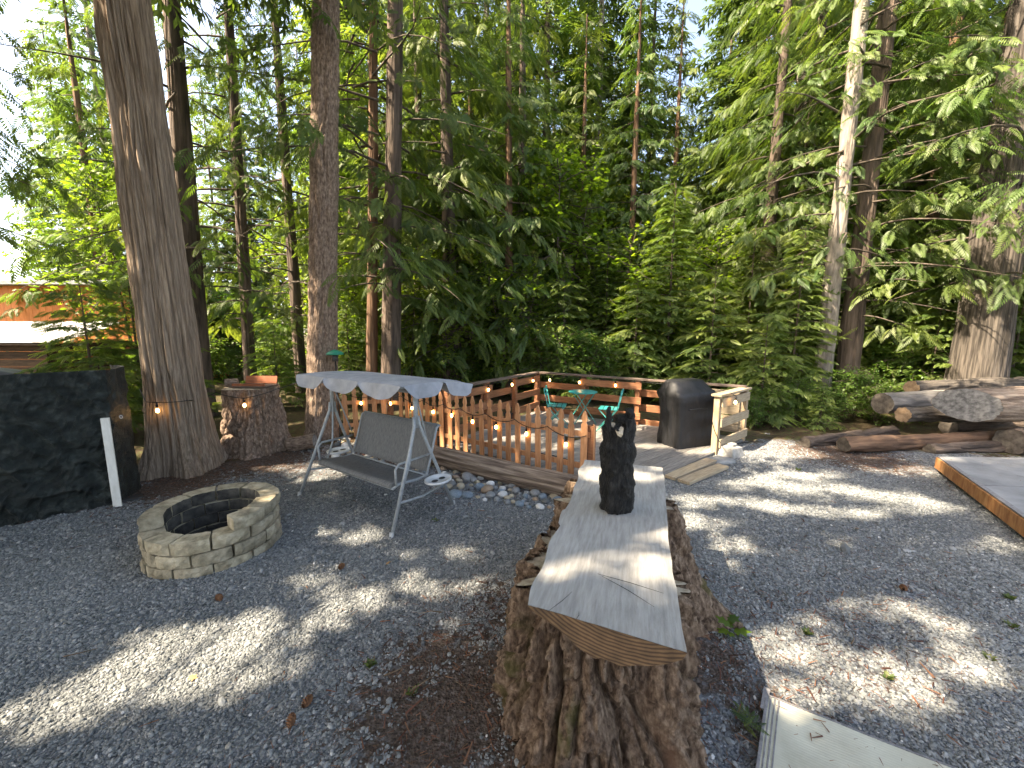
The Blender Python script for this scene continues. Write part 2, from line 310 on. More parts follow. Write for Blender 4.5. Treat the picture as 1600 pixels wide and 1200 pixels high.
# ================================================================== ground
rng = np.random.default_rng(7)
def yard_back(x): return np.interp(x, [-30,-6,-4.6,-3.5,-1.2,.9,2,3.4,5,6.2,8,30], [4.2,4.6,5.4,6.6,6.9,6.0,6.6,6.6,6.9,6.3,5.9,5.9])
DIRT = [(-.35,1.9,.75,.85),(.3,1.3,.7,.8),(-.1,2.7,.5,.62),(1.15,2.2,.5,.75),(1.35,1.75,.4,.6),(-4.5,5.0,1.0,.8),(-4.0,6.0,1.3,.8),(-2.2,6.2,1.0,.75),(-.6,5.3,.9,.55),(2.2,2.2,.8,.42),(5.5,6.2,1.2,.8),(1.5,3.0,.4,.4),(3.2,3.0,.9,.3)]
def dirt_at(x, y):
    d = np.zeros_like(x)
    for cx, cy, r, a in DIRT: d = np.maximum(d, a*np.exp(-((x-cx)**2+(y-cy)**2)/(r*r)))
    return d
xs = np.concatenate([[-600,-300,-150,-80,-50,-35,-25,-19], np.linspace(-15,15,241), [19,25,35,50,80,150,300,600]])
ys = np.concatenate([[-600,-300,-100,-50,-25,-12,-6,-2], np.linspace(0,15,121), [19,25,35,50,80,150,300,600]])
X, Y = np.meshgrid(xs, ys); nx, ny = len(xs), len(ys)
inner = np.clip((15-np.maximum(np.abs(X), np.abs(Y)))/5, 0, 1)
Z = ((vn(X*1.3+9, Y*1.3)-.5)*.030 + (vn(X*4, Y*4, 3.)-.5)*.012)*inner
fo = np.clip((Y - yard_back(X))/.9 + .35, 0, 1)
Z += np.clip(Y-10, 0, 40)*-.0 + fo*(vn(X*2+3, Y*2, 8.)-.4)*.10*inner
idx = np.arange(nx*ny).reshape(ny, nx)
F = np.stack([idx[:-1,:-1], idx[:-1,1:], idx[1:,1:], idx[1:,:-1]], -1).reshape(-1, 4)
me = np_mesh('ground', np.stack([X, Y, Z], -1).reshape(-1, 3), F, {'dirt': dirt_at(X, Y).ravel(), 'forest': fo.ravel()}, True)
gr = obj('ground', me, 'ground'); gr['kind'] = 'structure'
def gz(x, y):
    return ((vn(x*1.3+9, y*1.3)-.5)*.030 + (vn(np.asarray(x)*4, np.asarray(y)*4, 3.)-.5)*.012)
# ---- gravel: crushed stone lying on the yard
DECK = [Vector((-1.2,6.65)), Vector((.95,5.0)), Vector((2.03,5.1)), Vector((4.3,7.0)), Vector((.63,9.55))]
def in_poly(x, y, P):
    r = np.ones_like(x, bool)
    for i in range(len(P)):
        a, b = P[i], P[(i+1) % len(P)]; r &= ((b.x-a.x)*(y-a.y)-(b.y-a.y)*(x-a.x)) > 0
    return r
def scatter(n, ymin, ymax):
    y = np.sqrt(rng.uniform(ymin**2, ymax**2, n)); x = rng.uniform(-1, 1, n)*(1.36*y+.9); return x, y
px_, py_ = [], []
for n, a, b in ((190000, .9, 3.4), (130000, 3.4, 5.4), (80000, 5.4, 8.0)):
    x, y = scatter(n, a, b); px_.append(x); py_.append(y)
x = np.concatenate(px_); y = np.concatenate(py_)
fo_ = (y-yard_back(x))/.9+.35
keep = (dirt_at(x, y)*1.25 + np.clip(vn(x*.7+11, y*1.1)-.62, 0, 1)*1.4 + (vn(x*13, y*13)-.5)*.7 < rng.uniform(.15, .95, len(x))) & (fo_ + (vn(x*4, y*4)-.5) < .6) & ~in_poly(x, y, DECK)
x, y = x[keep], y[keep]; n = len(x)
sz = rng.lognormal(math.log(.0074), .36, n)*np.where(rng.random(n) < .010, 1.8, 1)
sz *= np.interp(y, [1, 2.5, 5, 8], [.74, .88, 1.05, 1.45])
V = np.stack([x, y, gz(x, y)+sz*.28], -1)
me = bpy.data.meshes.new('gravel'); me.vertices.add(n); me.vertices.foreach_set('co', V.astype(np.float32).ravel())
at = me.attributes.new('scl', 'FLOAT_VECTOR', 'POINT'); at.data.foreach_set('vector', (sz[:,None]*np.stack([rng.uniform(.9,1.5,n), rng.uniform(.7,1.05,n), rng.uniform(.4,.75,n)],-1)).astype(np.float32).ravel())
at = me.attributes.new('rot', 'FLOAT_VECTOR', 'POINT'); at.data.foreach_set('vector', np.stack([rng.normal(0,.35,n), rng.normal(0,.35,n), rng.uniform(0,6.28,n)],-1).astype(np.float32).ravel())
at = me.attributes.new('tint', 'FLOAT', 'POINT'); at.data.foreach_set('value', np.clip(rng.beta(2.0, 2.6, n)*.93 + (vn(x*.9+4, y*.9)-.5)*.22 + (vn(x*3.5, y*3.5, 5.)-.5)*.16 + np.where(rng.random(n) < .02, .4, 0), 0, 1).astype(np.float32))
go = obj('gravel', me, 'gravel'); tag(go, 'grey crushed stone gravel spread over the yard', 'gravel', kind='stuff')
ng = bpy.data.node_groups.new('gravel_scatter', 'GeometryNodeTree')
ng.interface.new_socket('Geometry', in_out='INPUT', socket_type='NodeSocketGeometry'); ng.interface.new_socket('Geometry', in_out='OUTPUT', socket_type='NodeSocketGeometry')
gi, gout = ng.nodes.new('NodeGroupInput'), ng.nodes.new('NodeGroupOutput')
ico = ng.nodes.new('GeometryNodeMeshIcoSphere'); ico.inputs['Subdivisions'].default_value = 1; ico.inputs['Radius'].default_value = 1
sm = ng.nodes.new('GeometryNodeSetMaterial'); sm.inputs['Material'].default_value = MAT['gravel']; ng.links.new(ico.outputs[0], sm.inputs[0])
iop = ng.nodes.new('GeometryNodeInstanceOnPoints'); ng.links.new(gi.outputs[0], iop.inputs['Points']); ng.links.new(sm.outputs[0], iop.inputs['Instance'])
for nm, sk in (('scl', 'Scale'), ('rot', 'Rotation')):
    na = ng.nodes.new('GeometryNodeInputNamedAttribute'); na.data_type = 'FLOAT_VECTOR'; na.inputs['Name'].default_value = nm
    ng.links.new(na.outputs['Attribute'], iop.inputs[sk])
ng.links.new(iop.outputs[0], gout.inputs[0])
md = go.modifiers.new('scatter', 'NODES'); md.node_group = ng

# ================================================================== trunks, stumps, logs
def bark_surface(nth, nz, radius, H, amp, kind, seed, flare=.0, flare_h=.6, lobes=0, twist=0.0, top_rag=0.0, taper=.55):
    th = np.linspace(0, 2*PI, nth, endpoint=False)[None,:]; t = np.linspace(0, 1, nz)[:,None]
    z = H*t**1.0
    r0 = radius*(1-taper*t) + flare*np.exp(-z/flare_h)*(1 + (0.45*np.cos(lobes*th+seed)+.25*np.cos((lobes+2)*th+2*seed) if lobes else 0))
    tt = th + twist*z
    cx, cy = np.cos(tt)*radius, np.sin(tt)*radius
    if kind == 'cedar':
        wob = (vn(cx*5, cy*5+seed, z*1.2)-.5)*.8
        d = 1-.72*ridg(cx*17+seed+wob, cy*17+wob, z*.55)**3-.42*ridg(cx*38+wob, cy*38+seed, z*1.1)**3+.12*vn(cx*80, cy*80, z*14)
    elif kind == 'fir':
        wob = (vn(cx*9, cy*9+seed, z*3)-.5)*.9
        d = 1-.75*ridg(cx*11+seed+wob, cy*11+wob, z*2.2)**4-.35*ridg(cx*24+wob, cy*24+seed, z*8)**4
        d = d*.82+.18*vn(cx*60, cy*60, z*40)
    else:
        wob = (vn(cx*7, cy*7+seed, z*3)-.5)*1.0
        a = ridg(cx*11+seed+wob, cy*11+wob, z*1.7)**4; b = ridg(cx*24+wob, cy*24+seed, z*7)**3; e = vn(cx*45, cy*45, z*26); q = vn(cx*95, cy*95, z*80); g = vn(cx*6, cy*6, z*3+seed)
        d = .62+g*.40-.95*a-.50*b+e*.26+q*.16
    r = r0 + amp*(d-.6) + (vn(cx*2.2, cy*2.2+seed, z*.5)-.5)*radius*.16
    zz = z + (top_rag*(vn(cx*7, cy*7, seed)-.5)*2*t**6 if top_rag else 0)
    V = np.stack([r*np.cos(th), r*np.sin(th), zz+0*th], -1).reshape(-1, 3)
    i = np.arange(nth*nz).reshape(nz, nth); j = np.roll(i, -1, 1)
    F = np.stack([i[:-1], j[:-1], j[1:], i[1:]], -1).reshape(-1, 4)
    return V, F
def trunk_obj(parent, radius, H, kind, material, seed, nth=64, nz=120, amp=.02, name='trunk', **kw):
    V, F = bark_surface(nth, nz, radius, H, amp, kind, seed, **kw)
    V[:nth, 2] -= .12
    return obj(name, np_mesh(name, V, F, None, True), material, parent)

def stump(name, label, loc, radius, H, material, seed, nth=240, nz=110, amp=.05, moss=0.0, top='raw_wood', cat='tree stump', rot_side=None, **kw):
    t = thing(name, label, cat, loc)
    V, F = bark_surface(nth, nz, radius, H, amp, 'stump', seed, top_rag=.025, taper=kw.pop('taper', .12), **kw)
    V[:nth, 2] -= .06
    th = np.arctan2(V[:,1], V[:,0])
    ms = np.zeros(len(V)); rt = np.zeros(len(V))
    if moss:
        for a0, wd, z0, z1 in ((PI*1.02, .42, .0, .62), (-PI*.64, .16, .2, .55), (-.12, .3, .0, .75)):
            da = np.abs((th-a0+PI) % (2*PI)-PI)
            ms = np.maximum(ms, np.clip((1-da/wd)*2.2, 0, 1)*np.clip((z1-V[:,2])*6, 0, 1)*np.clip((V[:,2]-z0)*8+.3, 0, 1))
        ms *= np.clip((vn(V[:,0]*16, V[:,1]*16, V[:,2]*11)-.47)*6, 0, 1)*moss
        da = np.abs((th+PI*.36+PI) % (2*PI)-PI); rt = np.clip((1-da/.3)*2, 0, 1)*np.clip((vn(V[:,0]*19+3, V[:,1]*19, V[:,2]*7)-.42)*3, 0, 1)*np.clip((.5-V[:,2])*4, 0, 1)*.75
    bk = obj('bark', np_mesh('bark', V, F, {'moss': ms, 'rot': rt}, True), material, t)
    # sawn top, sunk a little inside the bark rim
    rim = V[(nz-1)*nth:]; rr = np.hypot(rim[:,0], rim[:,1]); a = np.arctan2(rim[:,1], rim[:,0])
    rings = []; K = 7; m = nth//2
    for k in range(K):
        f = 1-k/K; q = np.stack([np.cos(a[::2])*rr[::2]*f*.995, np.sin(a[::2])*rr[::2]*f*.995, H-.012+(vn(np.cos(a[::2])*f*9, np.sin(a[::2])*f*9, seed)-.5)*.02], -1); rings.append(q)
    TV = np.concatenate(rings); i = np.arange(m*K).reshape(K, m); j = np.roll(i, -1, 1)
    TF = np.stack([i[:-1], j[:-1], j[1:], i[1:]], -1).reshape(-1, 4).tolist(); TF.append(tuple(i[-1]))
    mt = bpy.data.meshes.new('sawn_top'); mt.from_pydata(TV.tolist(), [], TF); obj('sawn_top', mt, top, t, True)
    return t
# ---- the two big stumps under the slab table
stump('tree_stump', 'huge furrowed bark stump with moss carrying the near end of the slab', (.43, 1.90, 0), .43, .765, 'stump_bark', 3.1, nth=480, nz=220, amp=.15, moss=.7, flare=.10, flare_h=.40, lobes=5)
stump('tree_stump', 'dark ridged stump with spreading roots under the far end of the slab', (.76, 2.72, 0), .42, .79, 'stump_bark', 7.7, nth=300, nz=130, amp=.12, moss=.7, flare=.26, flare_h=.34, lobes=5)
# ---- half-log slab
def slab():
    zt = .90
    L0, R0, L1, R1 = G(819,957,zt), G(1066,1001,zt), G(914,718,zt), G(1034,731,zt)
    base = (L0+R0)/2; ax = ((L1+R1)/2-base); ln = ax.length; ax.normalize(); ex = Vector((ax.y, -ax.x, 0))
    t = thing('slab_table', 'weathered grey half log slab with pale cut end laid across two stumps', 'slab table', (base.x, base.y, 0), math.atan2(ex.y, ex.x))
    nl, nc = 70, 96; V = []; 
    w0, w1 = (R0-L0).length, (R1-L1).length
    for i in range(nl):
        s = i/(nl-1); yy = s*ln
        hw = (w0*(1-s)+w1*s)/2
        lw = hw*(1+ .03*math.sin(s*9)+.02*math.sin(s*31)+.035*(vn(s*14., 2.)-.5)); rw = hw*(1+.03*math.sin(s*7+2)+.025*(vn(s*17., 5.)-.5))
        if abs(s-.42) < .05: lw += .015
        sk = (.06*(1-s))                        # the sawn end is not quite square
        row = []
        nt_ = nc//2
        for k in range(nt_+1):                 # flat top, left to right
            f = k/nt_; xx = -lw+(lw+rw)*f; row.append((xx, yy-sk*(f-.5), zt+.004*(float(vn(f*8, s*30.))-.5)))
        nb = nc-nt_
        for k in range(1, nb):                # rounded underside, right to left
            f = k/nb; xx = rw-(lw+rw)*f
            prof = (math.sin(PI*min(1, (f*.98+.01))**.85))**1.25
            dep = .016+ (.118+.010*math.sin(s*11))*prof*(1-.12*math.sin(f*9)*(1 if f > .5 else 0)) + .012*(float(vn(f*11, s*25., 4.))-.5)
            row.append((xx, yy-sk*(.5-f), zt-dep))
        V += row
    m = nc; assert len(V) == nl*m
    mb = MB(); fs = []; 
    for i in range(nl-1):
        for k in range(m):
            k2 = (k+1) % m; fs.append((i*m+k, i*m+k2, (i+1)*m+k2, (i+1)*m+k))
    mb.add(V, fs); mb.f.append(tuple((nl-1)*m+k for k in range(m)))
    body = mb.build('slab', 'slab_wood', t)
    me = body.data; me.materials.append(MAT['dark_bark'])
    mi = np.zeros(len(me.polygons), np.int32)
    for i in range(nl-1): mi[i*m+nt_+3:i*m+m-3] = 1
    me.polygons.foreach_set('material_index', mi)
    e = MB(); rim = [Vector(p)+Vector((0,-.002,0)) for p in V[:m]]; ec = sum(rim, Vector())/m
    e.add(rim+[ec], [(k+1 if k+1 < m else 0, k, m) for k in range(m)]); e.build('cut_end', 'end_grain', t)
    for (x0, y0, x1, y1) in ((-.20,.015,-.13,.16),(-.09,.0,-.085,.05),(-.04,.32,.24,.27),(-.02,.31,.20,.17)):
        cr = MB(); mx, my = (x0+x1)/2+.006, (y0+y1)/2+.004
        cr.tube([(x0,y0,zt+.0026),(mx,my,zt+.0026),(x1,y1,zt+.0026)], [.0006,.0013,.0005], 5); cr.build('crack', 'dark_plastic', t)
    return t
slab()
# ---- charred carving on the slab
def carving():
    p = G(966, 803, .90)
    t = thing('wood_carving', 'charred black upright wood carving with notched top standing on the slab', 'carving', (p.x, p.y+.06, .902), R(14))
    nth, nz = 72, 130; th = np.linspace(0, 2*PI, nth, endpoint=False)[None,:]; z = np.linspace(0, .58, nz)[:,None]
    prof = np.interp(z, [0,.02,.10,.20,.235,.265,.33,.41,.445,.475,.52,.58], [.088,.098,.100,.098,.088,.094,.102,.098,.080,.084,.092,.088])
    sq = 1/np.maximum(np.abs(np.cos(th)), np.abs(np.sin(th)))**.35
    r = prof*sq*.93 + (vn(np.cos(th)*3, np.sin(th)*3, z*16)-.5)*.028 + (ridg(np.cos(th)*7, np.sin(th)*7, z*14)-.5)*.016+(vn(np.cos(th)*14, np.sin(th)*14, z*60)-.5)*.009
    V = np.stack([r*np.cos(th)*1.0, r*np.sin(th)*.85, z+0*th], -1).reshape(-1,3)
    # the top is cut down on the left, where bare wood shows
    x = V[:,0]; cut = np.where(x < .005, .525, .60); V[:,2] = np.minimum(V[:,2], cut+.015*np.sin(x*90))
    i = np.arange(nth*nz).reshape(nz, nth); j = np.roll(i, -1, 1)
    F = np.stack([i[:-1], j[:-1], j[1:], i[1:]], -1).reshape(-1,4).tolist(); F.append(tuple(i[-1])); F.append(tuple(i[0][::-1]))
    me = bpy.data.meshes.new('body'); me.from_pydata(V.tolist(), [], F); obj('body', me, 'char', t, True)
    for (cx, cy, sx, sy, z0, z1, sd) in ((-.075, -.01, .017, .03, .50, .655, 1), (.07, 0, .030, .05, .54, .640, 2), (.03, .02, .045, .055, .54, .60, 3)):
        b = MB(); n = 10; rows = 8; vs = []
        for a in range(rows):
            f = a/(rows-1); k = 1-.45*f**2
            for q in range(n):
                g = 2*PI*q/n; nn = 1+.5*(float(vn(q*1.7, a*1.3, sd))-.5); vs.append((cx+math.cos(g)*sx*k*nn+.004*math.sin(a*1.9), cy+math.sin(g)*sy*k*nn, z0+(z1-z0)*f+.012*(float(vn(q*2.1, sd*3., a))-.5)))
        fs = [(a*n+q, a*n+(q+1) % n, (a+1)*n+(q+1) % n, (a+1)*n+q) for a in range(rows-1) for q in range(n)]; fs.append(tuple((rows-1)*n+q for q in range(n)))
        b.add(vs, fs); b.build('horn', 'char', t, True)
    b = MB(); b.add([(-.062,-.070,.53),(-.02,-.085,.50),(.0,-.060,.535),(-.008,.03,.548),(-.06,.03,.55),(-.045,-.085,.51)], [(0,5,1,2,3,4)])
    b.add([(-.062,-.070,.53),(-.045,-.085,.51),(-.02,-.085,.50),(-.03,-.083,.485),(-.05,-.075,.497)], [(0,4,3,2,1)]); b.build('bare_wood', 'raw_wood', t)
carving()

# ================================================================== fire pit
def fire_pit():
    fp = G(345, 894); dr = Vector((fp.x, fp.y, 0)).normalized(); cen = fp+dr*.515
    t = thing('fire_pit', 'round fire pit of tan concrete blocks with its top course missing in front', 'fire pit', cen)
    ro, ri, hb = .515, .345, .114; n = 11
    toward = math.atan2(-dr.y, -dr.x)
    rnd = random.Random(4); meshes = []
    def block_mesh(seed):
        da = 2*PI/n*.955; na, nr, nz_ = 7, 3, 4; bm = bmesh.new()
        r_ = random.Random(seed)
        vs = {}
        for i in range(na):
            for j in range(nr):
                for k in range(nz_):
                    if 0 < i < na-1 and 0 < j < nr-1 and 0 < k < nz_-1: continue
                    fa, fr, fz = i/(na-1)*2-1, j/(nr-1)*2-1, k/(nz_-1)*2-1
                    e = .86                     # tumbled edges
                    edge = sorted((abs(fa), abs(fr), abs(fz)))[1] > .95
                    co = sorted((abs(fa), abs(fr), abs(fz)))[0] > .95
                    q = .90 if co else (.95 if edge else 1.0)
                    a = fa*da/2*(.985 if edge else 1); rr = (ro+ri)/2+fr*(ro-ri)/2*q; z = fz*hb/2*.98*(q if abs(fz) > .9 else 1)
                    jit = .007 if fr > .9 else .003
                    rr += r_.uniform(-jit, jit)+(.009*(1-fa*fa)*(1-fz*fz) if fr > .9 else 0)
                    vs[i,j,k] = bm.verts.new(((rr)*math.cos(a)-(ro+ri)/2, rr*math.sin(a)+r_.uniform(-.002,.002), z+r_.uniform(-.0025,.0025)))
        def quad(a, b, c_, d, mi):
            f = bm.faces.new((vs[a], vs[b], vs[c_], vs[d])); f.material_index = mi
        for i in range(na-1):
            for k in range(nz_-1):
                quad((i,nr-1,k),(i+1,nr-1,k),(i+1,nr-1,k+1),(i,nr-1,k+1),0); quad((i,0,k),(i,0,k+1),(i+1,0,k+1),(i+1,0,k),1)
            for j in range(nr-1):
                quad((i,j,nz_-1),(i,j+1,nz_-1),(i+1,j+1,nz_-1),(i+1,j,nz_-1),0); quad((i,j,0),(i+1,j,0),(i+1,j+1,0),(i,j+1,0),0)
        for j in range(nr-1):
            for k in range(nz_-1):
                quad((0,j,k),(0,j+1,k),(0,j+1,k+1),(0,j,k+1),0); quad((na-1,j,k),(na-1,j,k+1),(na-1,j+1,k+1),(na-1,j+1,k),0)
        me = bpy.data.meshes.new('block'); bm.to_mesh(me); bm.free(); me.materials.append(MAT['block']); me.materials.append(MAT['soot'])
        return me
    meshes = [block_mesh(s) for s in range(5)]
    for cset in range(4):
        for k in range(n):
            a = toward+(k+.5*(cset % 2)+.35)*2*PI/n
            rel = (a-toward+PI) % (2*PI)-PI
            if cset == 3 and -1.75 < rel < .42: continue        # the gap in the top course, over front and left
            o = bpy.data.objects.new('block', meshes[rnd.randrange(5)]); COL.objects.link(o); o.parent = t
            rm = (ro+ri)/2+rnd.uniform(-.013,.013); o.location = (rm*math.cos(a), rm*math.sin(a), -.028+hb*(cset+.5)); o.rotation_euler = (rnd.uniform(-.012,.012), rnd.uniform(-.012,.012), a+rnd.uniform(-.02,.02))
    b = MB(); b.lathe([(.40,.01),(.40,.03),(.28,.05),(.1,.045)], 24); b.build('ash_bed', 'ash', t, True)
fire_pit()
# ================================================================== deck with railing
UB = Vector((.77, .64)).normalized(); WB = Vector((UB.y, -UB.x))
def clip(poly, n, c0):                          # keep the side where dot(p, n) <= c0
    out = []
    for i in range(len(poly)):
        a, b = poly[i], poly[(i+1) % len(poly)]; da, db = a.dot(n)-c0, b.dot(n)-c0
        if da <= 0: out.append(a)
        if (da < 0 < db) or (db < 0 < da): out.append(a+(b-a)*(da/(da-db)))
    return out
def deck():
    t = thing('deck', 'low timber deck of weathered grey boards behind the picket fence', 'deck', (1.4, 6.8, 0))
    o2 = Vector((1.4, 6.8)); P = [Vector(p)-o2 for p in DECK]
    lo = min(p.dot(WB) for p in P); hi = max(p.dot(WB) for p in P); wd = .138; k = 0; rnd = random.Random(2)
    b = MB(); inner = [p*.97 for p in P]; b.prism(inner, -.02, .02); b.build('joists', 'cap', t)
    x = lo
    while x < hi-.03:
        q = clip(clip(P, WB, x+wd-.007), -WB, -x)
        if len(q) >= 3:
            z = rnd.uniform(-.002, .002); c0 = sum(q, Vector((0,0)))/len(q); rot = Matrix.Rotation(-frame(UB), 2)
            q2 = [rot @ (p-c0) for p in q]
            m = MB(); m.prism(q2, .026, .062+z); bo = m.build('board', 'weathered', t); bo.location = (c0.x, c0.y, 0); bo.rotation_euler = (0,0,frame(UB))
        x += wd
    return t
deck()
def railing(label, pts_bays, cap_w=.15, mats=('stained','cap','stained'), h=1.0, levels=((.88,.565,.25),(.725,.41,.10)), cap=True, bh=.145, first=0, posts_at=None, bd=.62):
    a0 = Vector(pts_bays[0]); t = thing('deck_railing', label, 'railing', (a0.x, a0.y, 0)); rnd = random.Random(len(label))
    P = [Vector(p)-a0 for p in pts_bays]; dr = (P[-1]-P[0]).normalized(); nrm = Vector((-dr.y, dr.x))
    for i, p in enumerate(P):
        m = MB(); m.box((0,0,h/2), (.09,.09,h), None, .004); o = m.build('post', mats[2], t); o.location = (p.x, p.y, 0); o.rotation_euler = (0,0,frame(dr))
    for i in range(len(P)-1):
        for z in levels[(i+first) % len(levels)]:
            side = 1 if (i+first) % 2 else -1
            e0 = .09 if i > 0 else 0; e1 = .09 if i < len(P)-2 else 0
            ln = (P[i+1]-P[i]).length+e0+e1; mid = (P[i]-dr*e0+P[i+1]+dr*e1)/2+nrm*side*.066
            m = MB(); m.box((0,0,0), (ln, .036, bh), None, .004); o = m.build('board', mats[0], t); o.location = (mid.x, mid.y, z+rnd.uniform(-.008,.008)); o.rotation_euler = (0, rnd.uniform(-.004,.004), frame(dr))
    if cap:
        mid = (P[0]+P[-1])/2; m = MB(); m.box((0,0,0), ((P[-1]-P[0]).length+.16, cap_w, .038), None, .004); o = m.build('cap_board', mats[1], t); o.location = (mid.x, mid.y, h+.02); o.rotation_euler = (0,0,frame(dr))
    return t
Cc = Vector((.63,9.5)); Ll = Vector((-1.15,6.72)); Rr = Vector((4.22,6.98)); Fr = Vector((3.33,6.22))
def lerp(a, b, f): return a+(b-a)*f
railing('brown staggered plank railing along the deck side running back from the picket fence', [lerp(Ll,Cc,f) for f in (0,.36,.68,.985)], first=0)
railing('brown staggered plank railing along the back of the deck behind the teal chairs', [lerp(Cc,Rr,f) for f in (.0,.28,.56,.80)], first=1)
railing('short pale timber rail beside the covered grill at the deck entrance', [Fr, Rr], mats=('weathered_new','weathered_new','pale_post'), levels=((.86,.53,.20),), h=.97, cap_w=.16)
railing('greyish end bay of plank railing behind the covered grill', [lerp(Cc,Rr,.83), lerp(Cc,Rr,.985)], mats=('weathered_new','cap','weathered_new'), levels=((.88,.72,.56,.40,.24),))
# loose step boards in front of the deck edge
for lab, (a, b) in (('loose timber step board lying against the deck edge', ((1046,745),(1112,718))), ('outer loose timber step board lying on the gravel by the deck', ((1068,752),(1130,727)))):
    A, B = G(*a, .04), G(*b, .04); m = MB(); m.box((0,0,0), ((B-A).length, .17, .042), None, .004); o = m.build('step_board', 'weathered_new'); o.location = ((A+B)/2).to_tuple()[:2]+(.03,); o.rotation_euler = (0, 0, frame(B-A)); tag(o, lab, 'board')
# concrete pier block by the front post
def pier():
    p = G(1141,712); t = thing('concrete_block', 'chipped concrete pier block on the ground beside the rail post', 'concrete block', (p.x, p.y, -.01), .5)
    vs = [(.17*a*(1 if z == 0 else .72), .15*b*(1 if z == 0 else .72), z) for z in (0,.17) for a,b in ((-1,-1),(1,-1),(1,1),(-1,1))]
    m = MB(); m.add(vs, [(3,2,1,0),(4,5,6,7),(0,1,5,4),(1,2,6,5),(2,3,7,6),(3,0,4,7)]); bo = m.build('body', 'concrete', t)
    bv = bo.modifiers.new('b', 'BEVEL'); bv.width = .014; bv.segments = 2
    m = MB(); m.box((.03,0,.19), (.11,.10,.05), None, .01); m.build('saddle', 'concrete', t)
pier()
m = MB(); m.lathe([(.22,-.02),(.235,.02),(.19,.045),(.08,.05)], 9); o = m.build('flat_stone', 'stone_grey', None, True); p = G(1117,722); o.location = (p.x+.1, p.y+.03, 0); o.scale = (1,.7,1); tag(o, 'flat grey stone sunk in the gravel at the rail post', 'stone')

# ================================================================== picket fence
def picket_mesh(hgt, wd=.088, th=.019):
    hw = wd/2; sh = hgt-.19                      # gothic top: shoulder, neck, spear
    right = [(hw,0),(hw,sh),(hw*.98,sh+.012),(hw*.62,sh+.035),(hw*.58,sh+.05),(hw*.86,sh+.068),(hw*.92,sh+.085),(hw*.82,sh+.115),(hw*.55,sh+.155),(hw*.28,sh+.183),(0,sh+.192)]
    pts = right+[(-x,z) for x,z in reversed(right[:-1])]
    n = len(pts); vs = [(x,-th/2,z) for x,z in pts]+[(x,th/2,z) for x,z in pts]
    return MB().add(vs, [tuple(range(n)), tuple(range(2*n-1,n-1,-1))]+[(i, n+i, n+(i+1) % n, (i+1) % n) for i in range(n)]).mesh('picket')
PF = [Vector((1.02,4.98)), Vector((-1.14,6.60)), Vector((-2.42,7.5)), Vector((-3.35,7.32))]
def fence():
    t = thing('picket_fence', 'cedar picket fence with spear topped pickets along the front of the deck', 'fence', (PF[0].x, PF[0].y, 0)); rnd = random.Random(9)
    pm = picket_mesh(.97); o2 = PF[0]
    for si in range(3):
        a, b = PF[si]-o2, PF[si+1]-o2; d = (b-a).normalized(); L_ = (b-a).length; nrm = Vector((-d.y, d.x)); n = int(L_/.178)
        fn = Vector((d.y, -d.x)) if Vector((d.y,-d.x)).dot(-(PF[si]+PF[si+1])) > 0 else -Vector((d.y,-d.x))
        for k in range(n):
            if si == 1 and k in (7,): continue
            q = a+d*(.07+k*.178)+fn*.035
            o = bpy.data.objects.new('picket', pm); COL.objects.link(o); o.parent = t; 
            if len(pm.materials) == 0: pm.materials.append(MAT['picket'])
            o.location = (q.x, q.y, .0+rnd.uniform(-.012,.012)); o.rotation_euler = (rnd.uniform(-.02,.02), rnd.uniform(-.015,.015), frame(d)); o.scale = (1,1,rnd.uniform(.985,1.015))
        for z in (.22,.66):
            m = MB(); m.bar((a.x,a.y,z), (b.x,b.y,z), .038, .07); m.build('rail', 'picket', t)
        for q in ((a, b) if si == 0 else (b,)):
            hp = .78 if (si == 0 and q == a) else 1.0; q = q-fn*.05; m = MB(); m.box((0,0,hp/2), (.088,.088,hp), None, .004); o = m.build('post', 'stained', t); o.location = (q.x, q.y, 0); o.rotation_euler = (0,0,frame(d))
    m = MB(); m.bar((0.05,0,.0),(0.05,0.001,.80), .012, .085); m.build('end_board', 'picket', t)
    return t
fence()

# ================================================================== logs
def log(label, a, b, r0, r1, material, end_mat, seed, amp=.03, nth=56, nz=70, name='log', kind='stump', group=None, cut=None, end2=None):
    a, b = Vector(a), Vector(b); ax = b-a; H = ax.length; t = thing(name, label, 'log', a, group=group)
    t.rotation_euler = ax.to_track_quat('Z', 'Y').to_euler()
    V, F = bark_surface(nth, nz, r0, H, amp, kind, seed, taper=1-r1/r0)
    if cut:                                    # slanted saw cut at the near end: shear the rings
        f = np.clip(1-V[:,2]/(.9), 0, 1); cx, cy = cut; V[:,2] += f*(V[:,0]*cx+V[:,1]*cy)
    obj('bark', np_mesh('bark', V, F, {'moss': np.zeros(len(V)), 'rot': np.zeros(len(V))}, True), material, t)
    for e, mm, s_ in ((0, end_mat, 1), (nz-1, end2 or end_mat, -1)):
        rim = V[e*nth:(e+1)*nth]; ce = rim.mean(0); rr = []
        for f in (.985,.7,.4): rr.append(ce+(rim-ce)*f+np.array([0,0,.004*s_]))
        VV = np.concatenate(rr); i = np.arange(nth*3).reshape(3,nth); j = np.roll(i,-1,1); FF = np.stack([i[:-1],j[:-1],j[1:],i[1:]],-1).reshape(-1,4)
        FF = [tuple(q) for q in FF.tolist()]+[tuple(i[-1])]
        if s_ > 0: FF = [q[::-1] for q in FF]
        me = bpy.data.meshes.new('sawn_end'); me.from_pydata(VV.tolist(), [], FF); obj('sawn_end', me, mm, t)
    return t
# long log in front of the fence
A, B = G(655,708,.1), G(905,772,.1)
log('long peeled log lying between the picket fence and the river stones', (A.x-.6, A.y+.35, .13), (B.x+.1, B.y, .13), .14, .16, 'log_bark', 'old_wood_end', 2.2, amp=.035, kind='cedar', nth=90, nz=90)
